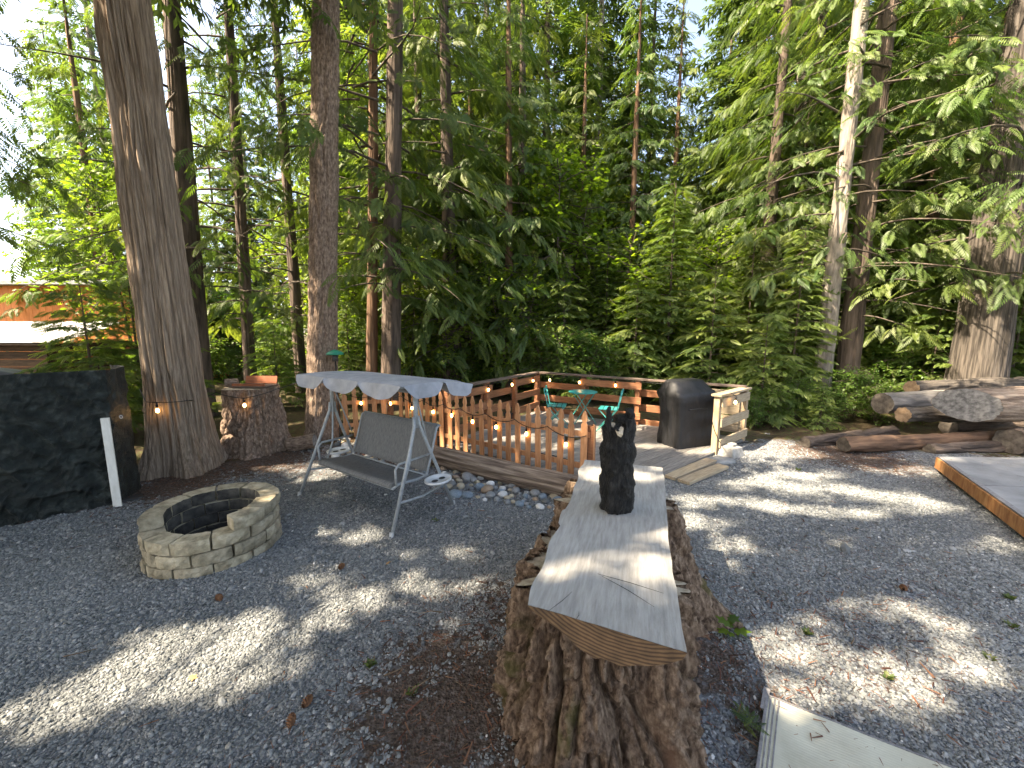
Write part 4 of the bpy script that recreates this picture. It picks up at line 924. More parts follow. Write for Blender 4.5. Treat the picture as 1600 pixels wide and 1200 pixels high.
def conifer(seed, H, z0, Rm, nb, style='cedar', tpl='cedar', spray=.42, subs=9, per=5, low_r=.55, origin=None, zdense=14., azi=None, limb_r=.035, lift=.12, droop=.42):
    """branches from a trunk at 0,0; returns Crown in local space"""
    r = random.Random(seed); C_ = Crown()
    for b in range(nb):
        f = (b+r.random())/nb; z = z0+(H-z0)*f**(1.0 if H < 12 else 1.25)
        fz = (z-z0)/(H-z0)
        az = b*2.399+r.uniform(-.5,.5) if azi is None else r.uniform(*azi)
        prof = (1-fz)**.75*(low_r+(1-low_r)*min(1, fz/.18))
        L_ = max(.35, Rm*prof*r.uniform(.7,1.12)); dens = 1.0 if z < zdense else .55
        d = np.array([math.cos(az), math.sin(az), 0]); sd = np.array([-d[1], d[0], 0])
        up = lift+r.uniform(-.08,.1); dr = droop*r.uniform(.7,1.3)
        def pos(s): return np.array([0,0,z])+d*L_*s+np.array([0,0,1])*L_*(up*s-dr*s*s+ (.22*dr*s**4)) + sd*L_*.06*math.sin(s*4+b)
        pts = [pos(s) for s in (0,.2,.4,.6,.8,.96)]; lr = limb_r*(.35+.65*L_/Rm)
        C_.limb.tube(pts, [lr, lr*.85, lr*.65, lr*.45, lr*.28, lr*.1], 5, False)
        ns = max(4, int(subs*L_/Rm*dens+2)); bt = r.gauss(0,.12)
        for k in range(ns):
            s = .14+.86*(k+r.random()*.7)/ns; q = pos(s); side = 1 if k % 2 else -1
            tang = norm(pos(min(1,s+.05))-pos(s-.05)); ang = r.uniform(.6,1.15)*side
            sdr = norm(tang*math.cos(ang)+sd*math.sin(ang)); sl = (.32+.42*(1-s))*L_*r.uniform(.6,1.05); sl = max(sl, spray*.7)
            m = max(2, int(per*sl/(Rm*.45)+1.6)); sdn = r.uniform(.12,.4) if style == 'cedar' else r.uniform(.02,.22)
            for j in range(m):
                u = (j+.6)/m; p = q+sdr*sl*u+np.array([0,0,-sl*sdn*u*u])
                a2 = r.uniform(-.75,.75); hx = norm(sdr*math.cos(a2)+np.cross([0,0,1], sdr)*math.sin(a2))
                hang = r.uniform(.25,1.0) if style == 'cedar' else r.uniform(.0,.38)
                x = norm(hx-np.array([0,0,hang])); n = np.array([r.gauss(0,.45), r.gauss(0,.45), 1.0])
                if style == 'cedar': n = n+hx*hang*.8
                tip = .5+.22*(s-.5)+.15*u
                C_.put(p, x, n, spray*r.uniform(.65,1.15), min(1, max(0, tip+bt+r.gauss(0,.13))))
    for k in range(5): C_.put(np.array([0,0,H-.3-.15*k]), np.array([r.uniform(-.4,.4), r.uniform(-.4,.4), .7]), np.array([1.,0,.2]), spray, .6)
    C_.tpl = tpl; return C_
def broadleaf(seed, H, z0, Rm, nb, leaf=.13, per=26, tpl='maple', stems=3):
    r = random.Random(seed); C_ = Crown()
    for s_ in range(stems):
        a = s_*2*PI/stems+r.uniform(-.4,.4); tip = np.array([math.cos(a)*Rm*.45, math.sin(a)*Rm*.45, H*.9]); mid = tip*np.array([.45,.45,.5])
        C_.limb.tube([(0,0,0), mid, tip], [.04*H/5, .025*H/5, .006], 6, False)
        for b in range(nb):
            f = (b+r.random())/nb; base = mid*(1-f)+tip*f if f > .0 else mid
            z = z0+(H-z0)*f; rr = Rm*math.sin(PI*min(.95, .18+.8*f))**.6*r.uniform(.35,1)
            az = r.uniform(0,2*PI); e = np.array([math.cos(az)*rr+base[0]*.4, math.sin(az)*rr+base[1]*.4, z+r.uniform(-.2,.3)])
            C_.limb.tube([base, (base+e)/2+np.array([0,0,.12]), e], [.012*H/5,.008*H/5,.003], 4, False); bt = r.gauss(0,.12)
            for k in range(per):
                t = r.random()**.6; p = base*(1-t)+e*t+np.array([r.gauss(0,.16), r.gauss(0,.16), r.gauss(0,.09)])*Rm*.45
                x = np.array([r.gauss(0,1), r.gauss(0,1), r.uniform(-.7,.2)]); n = np.array([r.gauss(0,.4), r.gauss(0,.4), 1])
                C_.put(p, x, n, leaf*r.uniform(.6,1.25), min(1, max(0, .5+bt+r.gauss(0,.18))))
    C_.tpl = tpl; return C_
def crown_mesh(C_, name='crown', carve_at=None, seed=0, thin=1.0):
    P, X_, N_, S_, T_ = map(np.array, (C_.P, C_.X, C_.N, C_.S, C_.T)); rg = np.random.default_rng(seed)
    if carve_at is not None:
        keep = shade_keep(P+X_*S_[:,None]*.45+np.array(carve_at), rg)
        P, X_, N_, S_, T_ = P[keep], X_[keep], N_[keep], S_[keep], T_[keep]
    V, F, T_ = expand(C_.tpl, P, X_, N_, S_, T_)
    LV = np.array([tuple(p) for p in C_.limb.v]); LF = np.array(C_.limb.f)
    LF = np.concatenate([LF[:,[0,1,2]], LF[:,[0,2,3]]]); n0, f0 = len(V), len(F)
    me = np_mesh(name, np.concatenate([V, LV]), np.concatenate([F, LF+n0]), {'tint': np.concatenate([T_, np.zeros(len(LV))])})
    mi = np.zeros(len(me.polygons), np.int32); mi[f0:] = 1; me['n'] = 1; me.polygons.foreach_set('material_index', mi); return me
TREES = {}
def make_tree(name, label, cat, loc, group=None, rz=0., trunk=None, crown=None, limbs=None, leaf='leaf_cedar', sc=1.0):
    t = thing(name, label, cat, loc, rz, group); t.scale = (sc,)*3
    if trunk: trunk_obj(t, **trunk)
    if crown is not None:
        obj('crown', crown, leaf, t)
        if len(crown.materials) < 2: crown.materials.append(MAT['limb'])
    return t
HOSTS = []
# ---------- front row: each with its own trunk and crown
def front(name, label, px, d, D, kind, material, H, z0, Rm, nb, seed, leaf='leaf_cedar', style='cedar', tpl='cedar', carve=True, nth=96, nz=190, amp=.022, flare=.0, trunkH=None, azi=None, loc=None, defer=False, lean=0., **kw):
    tk = {k: kw.pop(k) for k in ('lobes','twist','flare_h') if k in kw}
    p = Vector(loc) if loc is not None else AT(px, d)
    C_ = conifer(seed, H, z0, Rm, nb, style=style, tpl=tpl, azi=azi, **kw)
    cm = None if defer else crown_mesh(C_, 'crown', (p.x, p.y, 0) if carve else None, seed); lm = None
    t = make_tree(name, label, 'tree', p, 'trees around the yard', 0., dict(radius=D/2, H=trunkH or H, kind=kind, material=material, seed=seed*1.37, nth=nth, nz=nz, amp=amp, flare=flare, taper=.75 if not trunkH else .12, **tk), cm, lm, leaf)
    if lean: [c_ for c_ in t.children if c_.name.startswith('trunk')][0].rotation_euler = (0, R(lean), 0)
    HOSTS.append((C_, (p.x, p.y, 0), z0, H, Rm, t, leaf, defer)); return t
def away(p, r):
    k = 1+r/math.hypot(p.x, p.y); return (p.x*k, p.y*k, 0)
b1 = G(290,742)
t1 = front('cedar_tree', 'thick straight cedar trunk with stringy grey brown bark beside the tarpaulin', 0, 0, .66, 'cedar', 'cedar_bark', 21, 7.6, 4.2, 64, 11, tpl='lite', defer=True, loc=away(b1,.34), nth=330, nz=300, amp=.075, flare=.17, flare_h=.45, lobes=4, twist=.03, spray=.6, subs=14, per=7)
[c_ for c_ in t1.children if c_.name.startswith('trunk')][0].rotation_euler = (0, R(-.9), 0)
b2 = G(503,690)
front('fir_tree', 'straight fir trunk with plated bark standing behind the canopy swing', 0, 0, .50, 'fir', 'fir_bark', 24, 8.6, 3.6, 60, 12, lean=4.2, tpl='lite', defer=True, loc=away(b2,.25), nth=180, nz=360, amp=.06, flare=.06, flare_h=.25, spray=.55, subs=13, per=7, leaf='leaf_fir', style='hem')
front('cedar_tree', 'dark cedar trunk just behind the thick cedar', 308, 9.2, .50, 'cedar', 'dark_bark', 18, 3.0, 3.2, 56, 13, lean=1.6, flare=.05, spray=.48, subs=11, per=6)
front('cedar_tree', 'thin dark cedar trunk between the thick cedar and the fir', 388, 10.6, .32, 'cedar', 'dark_bark', 17, 2.2, 2.8, 56, 14, lean=1.6, spray=.45, subs=11, per=6)
front('cedar_tree', 'slender shaded trunk half hidden behind the fir', 468, 11.8, .34, 'cedar', 'dark_bark', 18, 2.4, 2.8, 52, 15, spray=.45, subs=11, per=6)
front('cedar_tree', 'reddish cedar trunk of a close pair behind the picket fence', 577, 10.2, .30, 'cedar', 'red_bark', 17, 3.6, 2.8, 46, 16, lean=3.0, spray=.48, subs=10, per=6, nth=64)
front('cedar_tree', 'dark trunk with long drooping boughs behind the picket fence', 607, 10.0, .50, 'fir', 'dark_bark', 21, 2.9, 4.6, 88, 17, lean=3.0, spray=.48, subs=16, per=8, nth=80, droop=.5)
front('cedar_tree', 'dark trunk of the twin cedars right of the grill', 1326, 10.2, .50, 'cedar', 'dark_bark', 20, 2.2, 3.6, 80, 18, spray=.46, subs=15, per=7)
front('cedar_tree', 'sunlit mottled trunk of the twin trees right of the grill', 1288, 9.9, .42, 'fir', 'grey_bark', 19, 3.0, 3.2, 52, 19, spray=.46, subs=12, per=6)
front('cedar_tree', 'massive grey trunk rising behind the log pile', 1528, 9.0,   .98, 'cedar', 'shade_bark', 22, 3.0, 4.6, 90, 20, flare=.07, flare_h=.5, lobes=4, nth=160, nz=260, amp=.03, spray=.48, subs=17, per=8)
# ---------- cedars added out of frame, left and behind, so their crowns shade the yard
SHADE = ((-9.5,2.2,19,4.6,4.6,100,'off-frame cedar added beside the tarpaulin pile to shade the fire pit'),(-12.5,4.6,22,5.5,4.8,90,'off-frame cedar added for shade behind the stacked pile to the left of the shed'),(-8.6,-1.2,20,5.2,4.6,100,'unseen cedar added for shade at the near end of the gravel yard'),
 (-6.4,-.6,18,6.6,4.4,90,'unseen cedar with high crown added to shade the left side of the gravel'),(-13.0,.2,22,5.0,5.0,90,'off-frame tall cedar added for shade beyond the tarpaulin pile'),(-4.6,-3.2,19,7.0,4.6,90,'unseen cedar added behind the slab table to shade the gravel'),(-2.6,-2.0,17,8.0,4.4,90,'unseen shorter cedar added for shade behind the slab table next to the taller one'),(-.5,-3.5,18,7.8,4.2,80,'unseen cedar added for shade directly behind the slab table'),(-1.0,-1.0,20,8.6,5.0,80,'unseen high crowned cedar added closest behind the slab table to shade the log pile'),(-9.8,6.1,17,3.6,3.2,80,'cedar with drooping boughs beside the shed and the tarpaulin'))
for i, (x, y, H, z0, Rm, nb, lab) in enumerate(SHADE):
    C_ = conifer(60+i, H, z0, Rm, nb, tpl='lite', spray=.70, subs=13, per=6) if i != 9 else conifer(60+i, H, z0, Rm, 60, tpl='cedar', spray=.46, subs=11, per=6)
    t = make_tree('cedar_tree', lab, 'tree', (x, y, 0), 'shade trees beside the yard', 0., dict(radius=.3, H=H, kind='cedar', material='cedar_bark', seed=i+.5, nth=40, nz=60, amp=.02, taper=.8), None, None, 'leaf_cedar')
    HOSTS.append((C_, (x, y, 0), z0, H, Rm, t, 'leaf_cedar', True))
def thicken():                                   # fill the crowns until only the wanted gaps let the sun onto the yard
    cell = .12; x0, y0, nx_, ny_ = -6.5, .6, 130, 66; hit = np.zeros((ny_, nx_))
    def splat(P, w):
        k = P[:,2]/TS.z; i = ((P[:,0]-TS.x*k-x0)/cell).astype(int); j = ((P[:,1]-TS.y*k-y0)/cell).astype(int)
        for di in (-2,-1,0,1,2):
            for dj in (-2,-1,0,1,2):
                if abs(di)+abs(dj) > 3: continue
                a, b = i+di, j+dj; ok = (a >= 0) & (a < nx_) & (b >= 0) & (b < ny_); np.add.at(hit, (b[ok], a[ok]), w)
    for C_, loc, *_ in HOSTS:
        P = np.array(C_.P)+np.array(C_.X)*np.array(C_.S)[:,None]*.45+np.array(loc); splat(P[shade_keep(P, None)], 1.0)
    gx, gy = np.meshgrid(x0+(np.arange(nx_)+.5)*cell, y0+(np.arange(ny_)+.5)*cell)
    d = np.full(gx.shape, 9.)
    for cx, cy, rx, ry in PATCH: d = np.minimum(d, np.maximum(0, np.hypot((gx-cx)/(rx+.02), (gy-cy)/(ry+.02))-1)*min(rx, ry))
    want = (d > .10) & ((gy < 6.0) | (gx > 5.2)); rg = np.random.default_rng(5); hosts = [h for h in HOSTS if h[7]]; added = 0
    todo = np.argwhere(want & (hit < 7)); rg.shuffle(todo)
    for j, i in todo:
        if hit[j, i] >= 7: continue
        g = np.array([gx[j,i], gy[j,i], 0.])
        for _ in range(60):
            C_, loc, z0, H, Rm, *_r = hosts[rg.integers(len(hosts))]; z = rg.uniform(z0, min(H, z0+9)); p = g+np.array(TS)*(z/TS.z); q = p-np.array(loc); fz = (z-z0)/(H-z0)
            if math.hypot(q[0], q[1]) < Rm*1.12*(1-fz)**.6:
                new = []
                for _k in range(4):
                    o_ = q+rg.normal(0,.12,3); x = np.array([q[0]*.3+rg.normal(0,.6), q[1]*.3+rg.normal(0,.6), -.4]); x = x/np.linalg.norm(x); C_.put(o_-x*.3, x, np.array(TS)+rg.normal(0,.3,3), .68, float(np.clip(rg.normal(.5,.15),0,1))); new.append(o_+np.array(loc))
                splat(np.array(new), 1.0); added += 4; break
    print('thicken', len(todo), added, int((want & (hit < 2)).sum()))
thicken()
for C_, loc, z0, H, Rm, t, leaf, defer in HOSTS:
    if defer:
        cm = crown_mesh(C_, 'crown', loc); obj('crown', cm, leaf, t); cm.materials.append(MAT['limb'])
# ---------- woods behind
def proto(kind, seed, **k):
    C_ = conifer(seed, **k); return crown_mesh(C_)
def bproto(seed, **k):
    C_ = broadleaf(seed, **k); return crown_mesh(C_)
def trunk_mesh(radius, H, kind, seed, amp):
    V, F = bark_surface(32, 60, radius, H, amp, kind, seed, taper=.9); V[:32,2] -= .3; return np_mesh('trunk', V, F, None, True)
WOOD = {}
def kindof(key, trunk, cm_lm, leaf, bark, name, label, cat, group):
    tm = trunk_mesh(*trunk) if trunk else None; WOOD[key] = (tm, cm_lm, leaf, bark, name, label, cat, group)
    for m_, mm in ((tm, bark), (cm_lm, leaf), (cm_lm, 'limb')):
        if m_ is not None: m_.materials.append(MAT[mm])
kindof('cedA', (.24,17,'cedar',1.,.03), proto('c', 31, H=17, z0=1.3, Rm=3.3, nb=68, spray=.50, subs=13, per=7), 'leaf_cedar', 'dark_bark', 'cedar_tree', 'tall drooping cedar with dark trunk in the woods behind the deck', 'tree', 'cedars in the woods')
kindof('cedB', (.20,15,'cedar',2.,.03), proto('c', 32, H=15, z0=.9, Rm=2.9, nb=68, spray=.50, subs=13, per=7), 'leaf_cedar', 'red_bark', 'cedar_tree', 'drooping cedar with reddish trunk in the woods behind the deck', 'tree', 'cedars in the woods')
kindof('firF', (.24,26,'fir',3.,.04), proto('f', 33, H=26, z0=3.0, Rm=3.3, nb=110, style='hem', tpl='lite', spray=.75, subs=11, per=6, zdense=40, lift=.05, droop=.3), 'leaf_fir', 'grey_bark', 'fir_tree', 'tall far conifer with pale grey trunk deep in the woods', 'tree', 'far conifers deep in the woods')
kindof('firG', (.20,24,'fir',4.,.04), proto('f', 34, H=24, z0=2.0, Rm=3.0, nb=110, style='hem', tpl='lite', spray=.75, subs=11, per=6, zdense=40, lift=.05, droop=.35), 'leaf_hemlock', 'dark_bark', 'fir_tree', 'tall far conifer with dark trunk deep in the woods', 'tree', 'far conifers deep in the woods')
kindof('hemA', (.055,6.5,'cedar',5.,.006), proto('h', 35, H=6.5, z0=.35, Rm=1.7, nb=90, style='hem', spray=.34, subs=12, per=5, low_r=.8, limb_r=.016, lift=.18, droop=.32), 'leaf_hemlock', 'dark_bark', 'young_hemlock', 'taller young hemlock with feathery layered branches at the wood edge', 'tree', 'young hemlocks at the wood edge')
kindof('hemB', (.03,2.9,'cedar',6.,.004), proto('h', 36, H=2.9, z0=.25, Rm=1.15, nb=46, style='hem', spray=.26, subs=11, per=5, low_r=.85, limb_r=.010, lift=.16, droop=.28), 'leaf_hemlock', 'dark_bark', 'young_hemlock', 'knee to head high young hemlock with feathery layered branches', 'tree', 'young hemlocks at the wood edge')
kindof('mapA', None, bproto(37, H=7, z0=1.2, Rm=2.3, nb=46, leaf=.16, per=34), 'leaf_maple', 'dark_bark', 'maple_tree', 'tall bright green broadleaf maple in the woods behind the yard', 'tree', 'maples behind the deck')
kindof('mapB', None, bproto(38, H=4.5, z0=.5, Rm=1.9, nb=36, leaf=.13, per=30), 'leaf_maple', 'dark_bark', 'maple_tree', 'low bushy bright green maple at the edge of the woods', 'tree', 'maples behind the deck')
kindof('shr', None, bproto(39, H=1.5, z0=.12, Rm=.95, nb=26, leaf=.085, per=26, tpl='simple', stems=5), 'leaf_fern', 'dark_bark', 'shrub', 'leafy green understory shrub at the edge of the woods', 'shrub', 'understory shrubs along the wood edge')
rw = random.Random(77)
def wood(key, px, d, sc=1.0, label=None, x=None):
    tm, cm, leaf, bark, name, lab, cat, grp = WOOD[key]
    p = AT(px, d) if x is None else Vector((x, d, 0))
    t = thing(name, label or lab, cat, p, rw.uniform(0, 6.28), grp); s_ = sc*rw.uniform(.93,1.07); t.scale = (s_, s_, s_*rw.uniform(.95,1.08))
    if tm: obj('trunk', tm, None, t)
    obj('crown', cm, None, t); return t
for px, d, k in ((705,12.2,'cedA'),(795,12.8,'cedB'),(1185,12.4,'cedA'),(665,13.4,'cedA'),(815,14.6,'cedA'),(905,16.0,'cedB'),(980,15,'cedB'),(1235,13.0,'cedA'),(1425,12.2,'cedB'),(1600,12.0,'cedA'),(1370,16.5,'cedA'),(1690,10.5,'cedB'),(1720,14,'cedA'),(1150,18,'cedB'),(740,19,'cedB'),(1560,17,'cedB'),(560,19,'cedB'),(1290,20,'cedA'),(1040,19,'cedB'),(1110,22,'cedA'),(1500,10.8,'cedB'),(250,19,'cedA'),(175,16,'cedB')):
    wood(k, px, d, rw.uniform(.9,1.15))
for i in range(52):
    px = 250+1550*((i*.618) % 1.0); d = rw.uniform(22, 46)
    if px < 520 and d < 34: d = rw.uniform(34, 46)
    sc = 1.0
    if 1030 < px < 1120: sc = .75
    if px < 330: sc = .55
    wood('firF' if i % 2 else 'firG', px, d, sc)
for px, d, sc in ((765,20,1.1),(850,18,1.05),(925,21,1.1),(1145,18,1.05),(1215,15.5,1.1),(600,15.5,1.0),(1400,14.0,1.0),(1455,15.5,1.1),(205,20,.9),(140,24,.8)):
    wood('firF' if int(px) % 2 else 'firG', px, d, sc)
for px, d, k, sc, lab in ((1042,11.6,'hemA',.95,'slim sunlit young hemlock standing alone behind the back railing'),(1165,11.0,'hemA',.75,'sunlit young hemlock behind the covered grill'),(1240,9.6,'hemA',.62,'bushy young hemlock between the short rail and the twin trunks'),(945,12.4,'hemA',.7,None),(1395,11,'hemA',.7,None),(1110,10.0,'hemB',1.1,None),(1195,8.6,'hemB',.8,None),(992,11.2,'hemB',1.2,None),(140,7.0,'hemB',1.05,'small hemlock spreading behind the tarpaulin in front of the shed'),(215,7.9,'hemB',1.15,'small dark hemlock tucked behind the thick cedar'),(1460,9.8,'hemB',1.0,None),(1585,9.4,'hemB',1.1,None),(1292,7.9,'hemB',.34,'tiny yellow green hemlock seedling in front of the twin trunks'),(545,10.8,'hemB',1.1,None),(430,10.2,'hemB',.8,None),(880,11.5,'hemB',1.3,None)):
    wood(k, px, d, sc, lab)
for px, d, k, sc in ((720,12.0,'mapB',1.05),(800,11.6,'mapB',.9),(865,13.2,'mapA',1.05),(660,14.5,'mapA',1.1),(960,13.0,'mapB',1.1),(1100,12.6,'mapB',1.0),(560,12.6,'mapB',1.0),(215,14,'mapA',1.1),(120,15.5,'mapA',.8),(760,15.5,'mapA',1.15),(905,16.5,'mapA',1.2),(1020,15.5,'mapA',.9),(1340,13,'mapB',1.0),(1530,12.5,'mapB',1.0),(640,11.6,'mapB',.75),(500,16,'mapA',1.0),(1180,18,'mapA',1.0)):
    wood(k, px, d, sc)
for i in range(64):
    px = 240+1500*((i*.618034+.13) % 1.0); d = rw.uniform(10.2, 16) if i % 3 else rw.uniform(16, 24)
    if 640 < px < 1130: d = max(d, 11.0)
    if 300 < px < 560 and d < 12: continue
    wood('shr', px, d, rw.uniform(.7,1.4)*(1 if d < 16 else 1.8))
for px, d, sc in ((1180,8.0,.42),(1215,8.2,.5),(1250,8.6,.6),(1345,8.9,.7),(1380,8.4,.55),(1150,8.3,.45),(1310,8.7,.5),(1430,8.6,.6)):
    wood('shr', px, d, sc)
# ================================================================== shed and house beyond the tarpaulin
def shed():
    d = 9.6; t = thing('garden_shed', 'dark brown timber shed with sunlit grey shingle roof behind the tarpaulin', 'shed', (-12.2, d, 0))
    ex = -1.2                                   # right end of the roof, local
    for k in range(9):
        m = MB(); m.box((0,0,0), (3.4,.04,.185), None, .006); o = m.build('wall_board', 'shed_wall', t); o.location = (-.9, 0, .10+k*.19); o.rotation_euler = (R(3),0,0)
    for k in range(9):
        m = MB(); m.box((0,0,0), (2.4,.04,.185), None, .006); o = m.build('wall_board', 'shed_wall', t); o.location = (.80, 1.22, .10+k*.19); o.rotation_euler = (R(3),0,R(90))
    rnd = random.Random(3)
    for r_ in range(6):
        for c_ in range(11):
            m = MB(); m.box((0,0,0), (.40,.36,.022), None, .004); o = m.build('shingle', 'shingle', t); o.location = (-2.75+c_*.405+(.2 if r_ % 2 else 0), -.35+r_*.27, 1.80+r_*.085+rnd.uniform(-.006,.006)); o.rotation_euler = (R(14),rnd.uniform(-.01,.01),rnd.uniform(-.03,.03))
    m = MB(); m.box((-.75,.35,1.96), (4.3,1.7,.03), Matrix.Rotation(R(17.5),3,'X')); m.build('roof_deck', 'cap', t)
    h = thing('house', 'house with orange vertical boarding and flat roof edge behind the shed', 'house', (-15.5, 14.0, 0))
    for k in range(24):
        m = MB(); m.box((0,0,0), (.235,.05,3.6), None, .004); o = m.build('wall_board', 'orange_wall', h); o.location = (-3.2+k*.24, 0, 1.8)
    for k in range(16):
        m = MB(); m.box((0,0,0), (.05,.235,3.6), None, .004); o = m.build('wall_board', 'orange_wall', h); o.location = (2.48, .14+k*.24, 1.8)
    m = MB(); m.box((-.4,1.8,3.67), (6.4,4.4,.14), None, .01); m.build('roof', 'stone_grey', h)
shed()
# ================================================================== river stones along the log
def stones():
    base = []
    for sd_ in range(6):
        bm = bmesh.new(); bmesh.ops.create_icosphere(bm, subdivisions=2, radius=1)
        r_ = random.Random(sd_); ax = [r_.uniform(.8,1.25), r_.uniform(.7,1.0), r_.uniform(.5,.75)]
        for v in bm.verts:
            k = 1+.16*(float(vn(v.co.x*1.3+sd_*7, v.co.y*1.3, v.co.z*1.3))-.5); v.co = Vector((v.co.x*ax[0]*k, v.co.y*ax[1]*k, v.co.z*ax[2]*k))
        me = bpy.data.meshes.new('river_stone'); bm.to_mesh(me); bm.free(); me.polygons.foreach_set('use_smooth', np.ones(len(me.polygons), bool)); base.append(me)
    tones = (('stone_grey',.32,'smooth grey river stone'),('stone_tan',.27,'smooth tan river stone'),('stone_white',.10,'pale white river stone'),('stone_blue',.14,'blue grey river stone'),('stone_dark',.12,'dark river stone'),('stone_rust',.05,'rusty brown river stone'))
    cache = {}; rnd = random.Random(21); placed = []
    tries = 0
    while len(placed) < 200 and tries < 9000:
        tries += 1
        if rnd.random() < .8: f = rnd.random(); px = 690+190*f; py = 728+42*f+rnd.uniform(-8, 44)*(1-.25*f)
        else: px = rnd.uniform(520, 700); py = 690+(px-520)*.19+rnd.uniform(-10, 24)
        p = G(px, py); r_ = min(.095, max(.022, rnd.lognormvariate(math.log(.052), .36)))
        if any((p.x-q[0])**2+(p.y-q[1])**2 < (.72*(r_+q[2]))**2 for q in placed): continue
        u = rnd.random(); 
        for tn, w_, lab in tones:
            u -= w_
            if u <= 0: break
        k = rnd.randrange(6)
        if (tn, k) not in cache: m_ = base[k].copy(); m_.materials.append(MAT[tn]); cache[tn, k] = m_
        o = bpy.data.objects.new('river_stone', cache[tn, k]); COL.objects.link(o); o.location = (p.x, p.y, r_*.38); o.scale = (r_,)*3; o.rotation_euler = (rnd.uniform(-.3,.3), rnd.uniform(-.3,.3), rnd.uniform(0,6.28))
        where = 'among the stones edging the long log' if px > 700 else 'among the stones behind the swing'
        tag(o, lab+' '+where, 'stone', 'river stones of the log border'); placed.append((p.x, p.y, r_))
stones()
# ================================================================== string lights
def string_light(label, pts, bulbs, sag=.06, drop=.0, r=.006):
    pts = [Vector(p) for p in pts]; t = thing('string_light', label, 'string light', pts[0]); o0 = pts[0]
    path = []
    for a, b in zip(pts[:-1], pts[1:]):
        for k in range(8): f = k/8; p = a+(b-a)*f; p.z -= sag*4*f*(1-f)*(b-a).length; path.append(p-o0)
    path.append(pts[-1]-o0); m = MB(); m.tube(path, r, 5); m.build('cord', 'cord', t, True)
    sock = MB(); sock.tube([(0,0,0),(0,0,-.03)], .006, 6); sock.lathe([(.011,-.03),(.014,-.035),(.014,-.075),(.012,-.08)], 10); sk = sock.mesh('socket'); sk.materials.append(MAT['cord'])
    bb = MB(); bb.lathe([(.010,-.078),(.014,-.086),(.022,-.102),(.0235,-.116),(.019,-.131),(.008,-.139)], 12); bm_ = bb.mesh('bulb'); bm_.materials.append(MAT['bulb']); bm_.polygons.foreach_set('use_smooth', np.ones(len(bm_.polygons), bool))
    for q in bulbs:
        q = Vector(q); i = min(range(len(path)), key=lambda k: (path[k]+o0-q).length); p = path[i]
        s_ = bpy.data.objects.new('socket', sk); COL.objects.link(s_); s_.parent = t; s_.location = p
        b_ = bpy.data.objects.new('bulb', bm_); COL.objects.link(b_); b_.parent = s_; b_.scale = (.85,.85,1)
def fence_pt(f, z, off=.06):                    # along the three fence runs, f in metres from the deck opening
    for a, b in zip(PF[:-1], PF[1:]):
        L_ = (b-a).length
        if f <= L_:
            d = (b-a).normalized(); n = Vector((d.y, -d.x)); n = n if n.dot(-(a+b)) > 0 else -n; p = a+d*f+n*off; return Vector((p.x, p.y, z))
        f -= L_
    return Vector((PF[-1].x, PF[-1].y, z))
fp = [fence_pt(f, z) for f, z in ((.02,.66),(.62,.70),(1.18,.72),(1.75,.74),(2.3,.76),(2.7,.78),(3.2,.80),(3.8,.82),(4.4,.84),(5.1,.86))]
string_light('black cord string of lit bulbs looped along the picket fence', fp, [fence_pt(f, .7) for f in (.30,.95,1.55,2.05,2.5,2.95,3.5,4.1,4.75)], sag=.13)
def rail_pts(a, b, fs, z, off):
    d = (b-a).normalized(); n = Vector((-d.y, d.x)); n = n if n.dot(-(a+b)) > 0 else -n
    return [Vector(((a+(b-a)*f+n*off).x, (a+(b-a)*f+n*off).y, z)) for f in fs]
string_light('string of lit bulbs hung under the cap of the side railing', rail_pts(Ll, Cc, (.02,.3,.6,.97), .985, .10), rail_pts(Ll, Cc, (.35,.62,.86), .98, .1), sag=.01)
string_light('string of lit bulbs hung under the cap of the back railing', rail_pts(Cc, Rr, (.02,.3,.55,.8), .985, .10), rail_pts(Cc, Rr, (.1,.27,.45,.66,.78), .98, .1), sag=.01)
rp = [G(1128,612,1.0), G(1141,613,1.01), G(1150,618,.98), G(1152,622,.95)]
string_light('cord with one bulb draped over the short pale rail', rp, [G(1150,618,.98)], sag=.05)
T1p = Vector(away(b1,.34)); SLp = SL
tr = [Vector((T1p.x-.30, T1p.y-.22, 1.22)), Vector((T1p.x-.02, T1p.y-.45, 1.08)), Vector((T1p.x+.34, T1p.y-.25, 1.06)), Vector((SLp.x-.30, SLp.y-.40, 1.06)), Vector((SLp.x+.18, SLp.y-.47, .98)), Vector((SLp.x+.6, SLp.y-.3, 1.10)), Vector((b2.x+.02, b2.y-.08, 1.28)), Vector((b2.x+.35, b2.y+.1, 1.15)), fence_pt(5.0,.86)]
string_light('string of lit bulbs running from the thick cedar across the stump to the fir', tr, [tr[1]+Vector((.10,0,0)), tr[4]+Vector((.03,0,0)), tr[6]], sag=.035)
m = MB(); pts = [G(1112,655,.72), G(1116,672,.55), G(1124,690,.25), G(1133,697,.08), G(1160,692,.05), G(1178,690,.03)]; m.tube([p-pts[0] for p in pts], .006, 5); o = m.build('power_cord', 'cord', None, True); o.location = pts[0]; tag(o, 'black power cord hanging down the rail post to the ground', 'cord')
m = MB(); pts = [G(705,690,.075), G(760,694,.075), G(820,704,.075), G(865,712,.075), G(900,722,.075)]; m.tube([p-pts[0] for p in pts], .008, 5); o = m.build('power_cord', 'cord', None, True); o.location = pts[0]; tag(o, 'black power cord lying across the deck boards behind the pickets', 'cord')
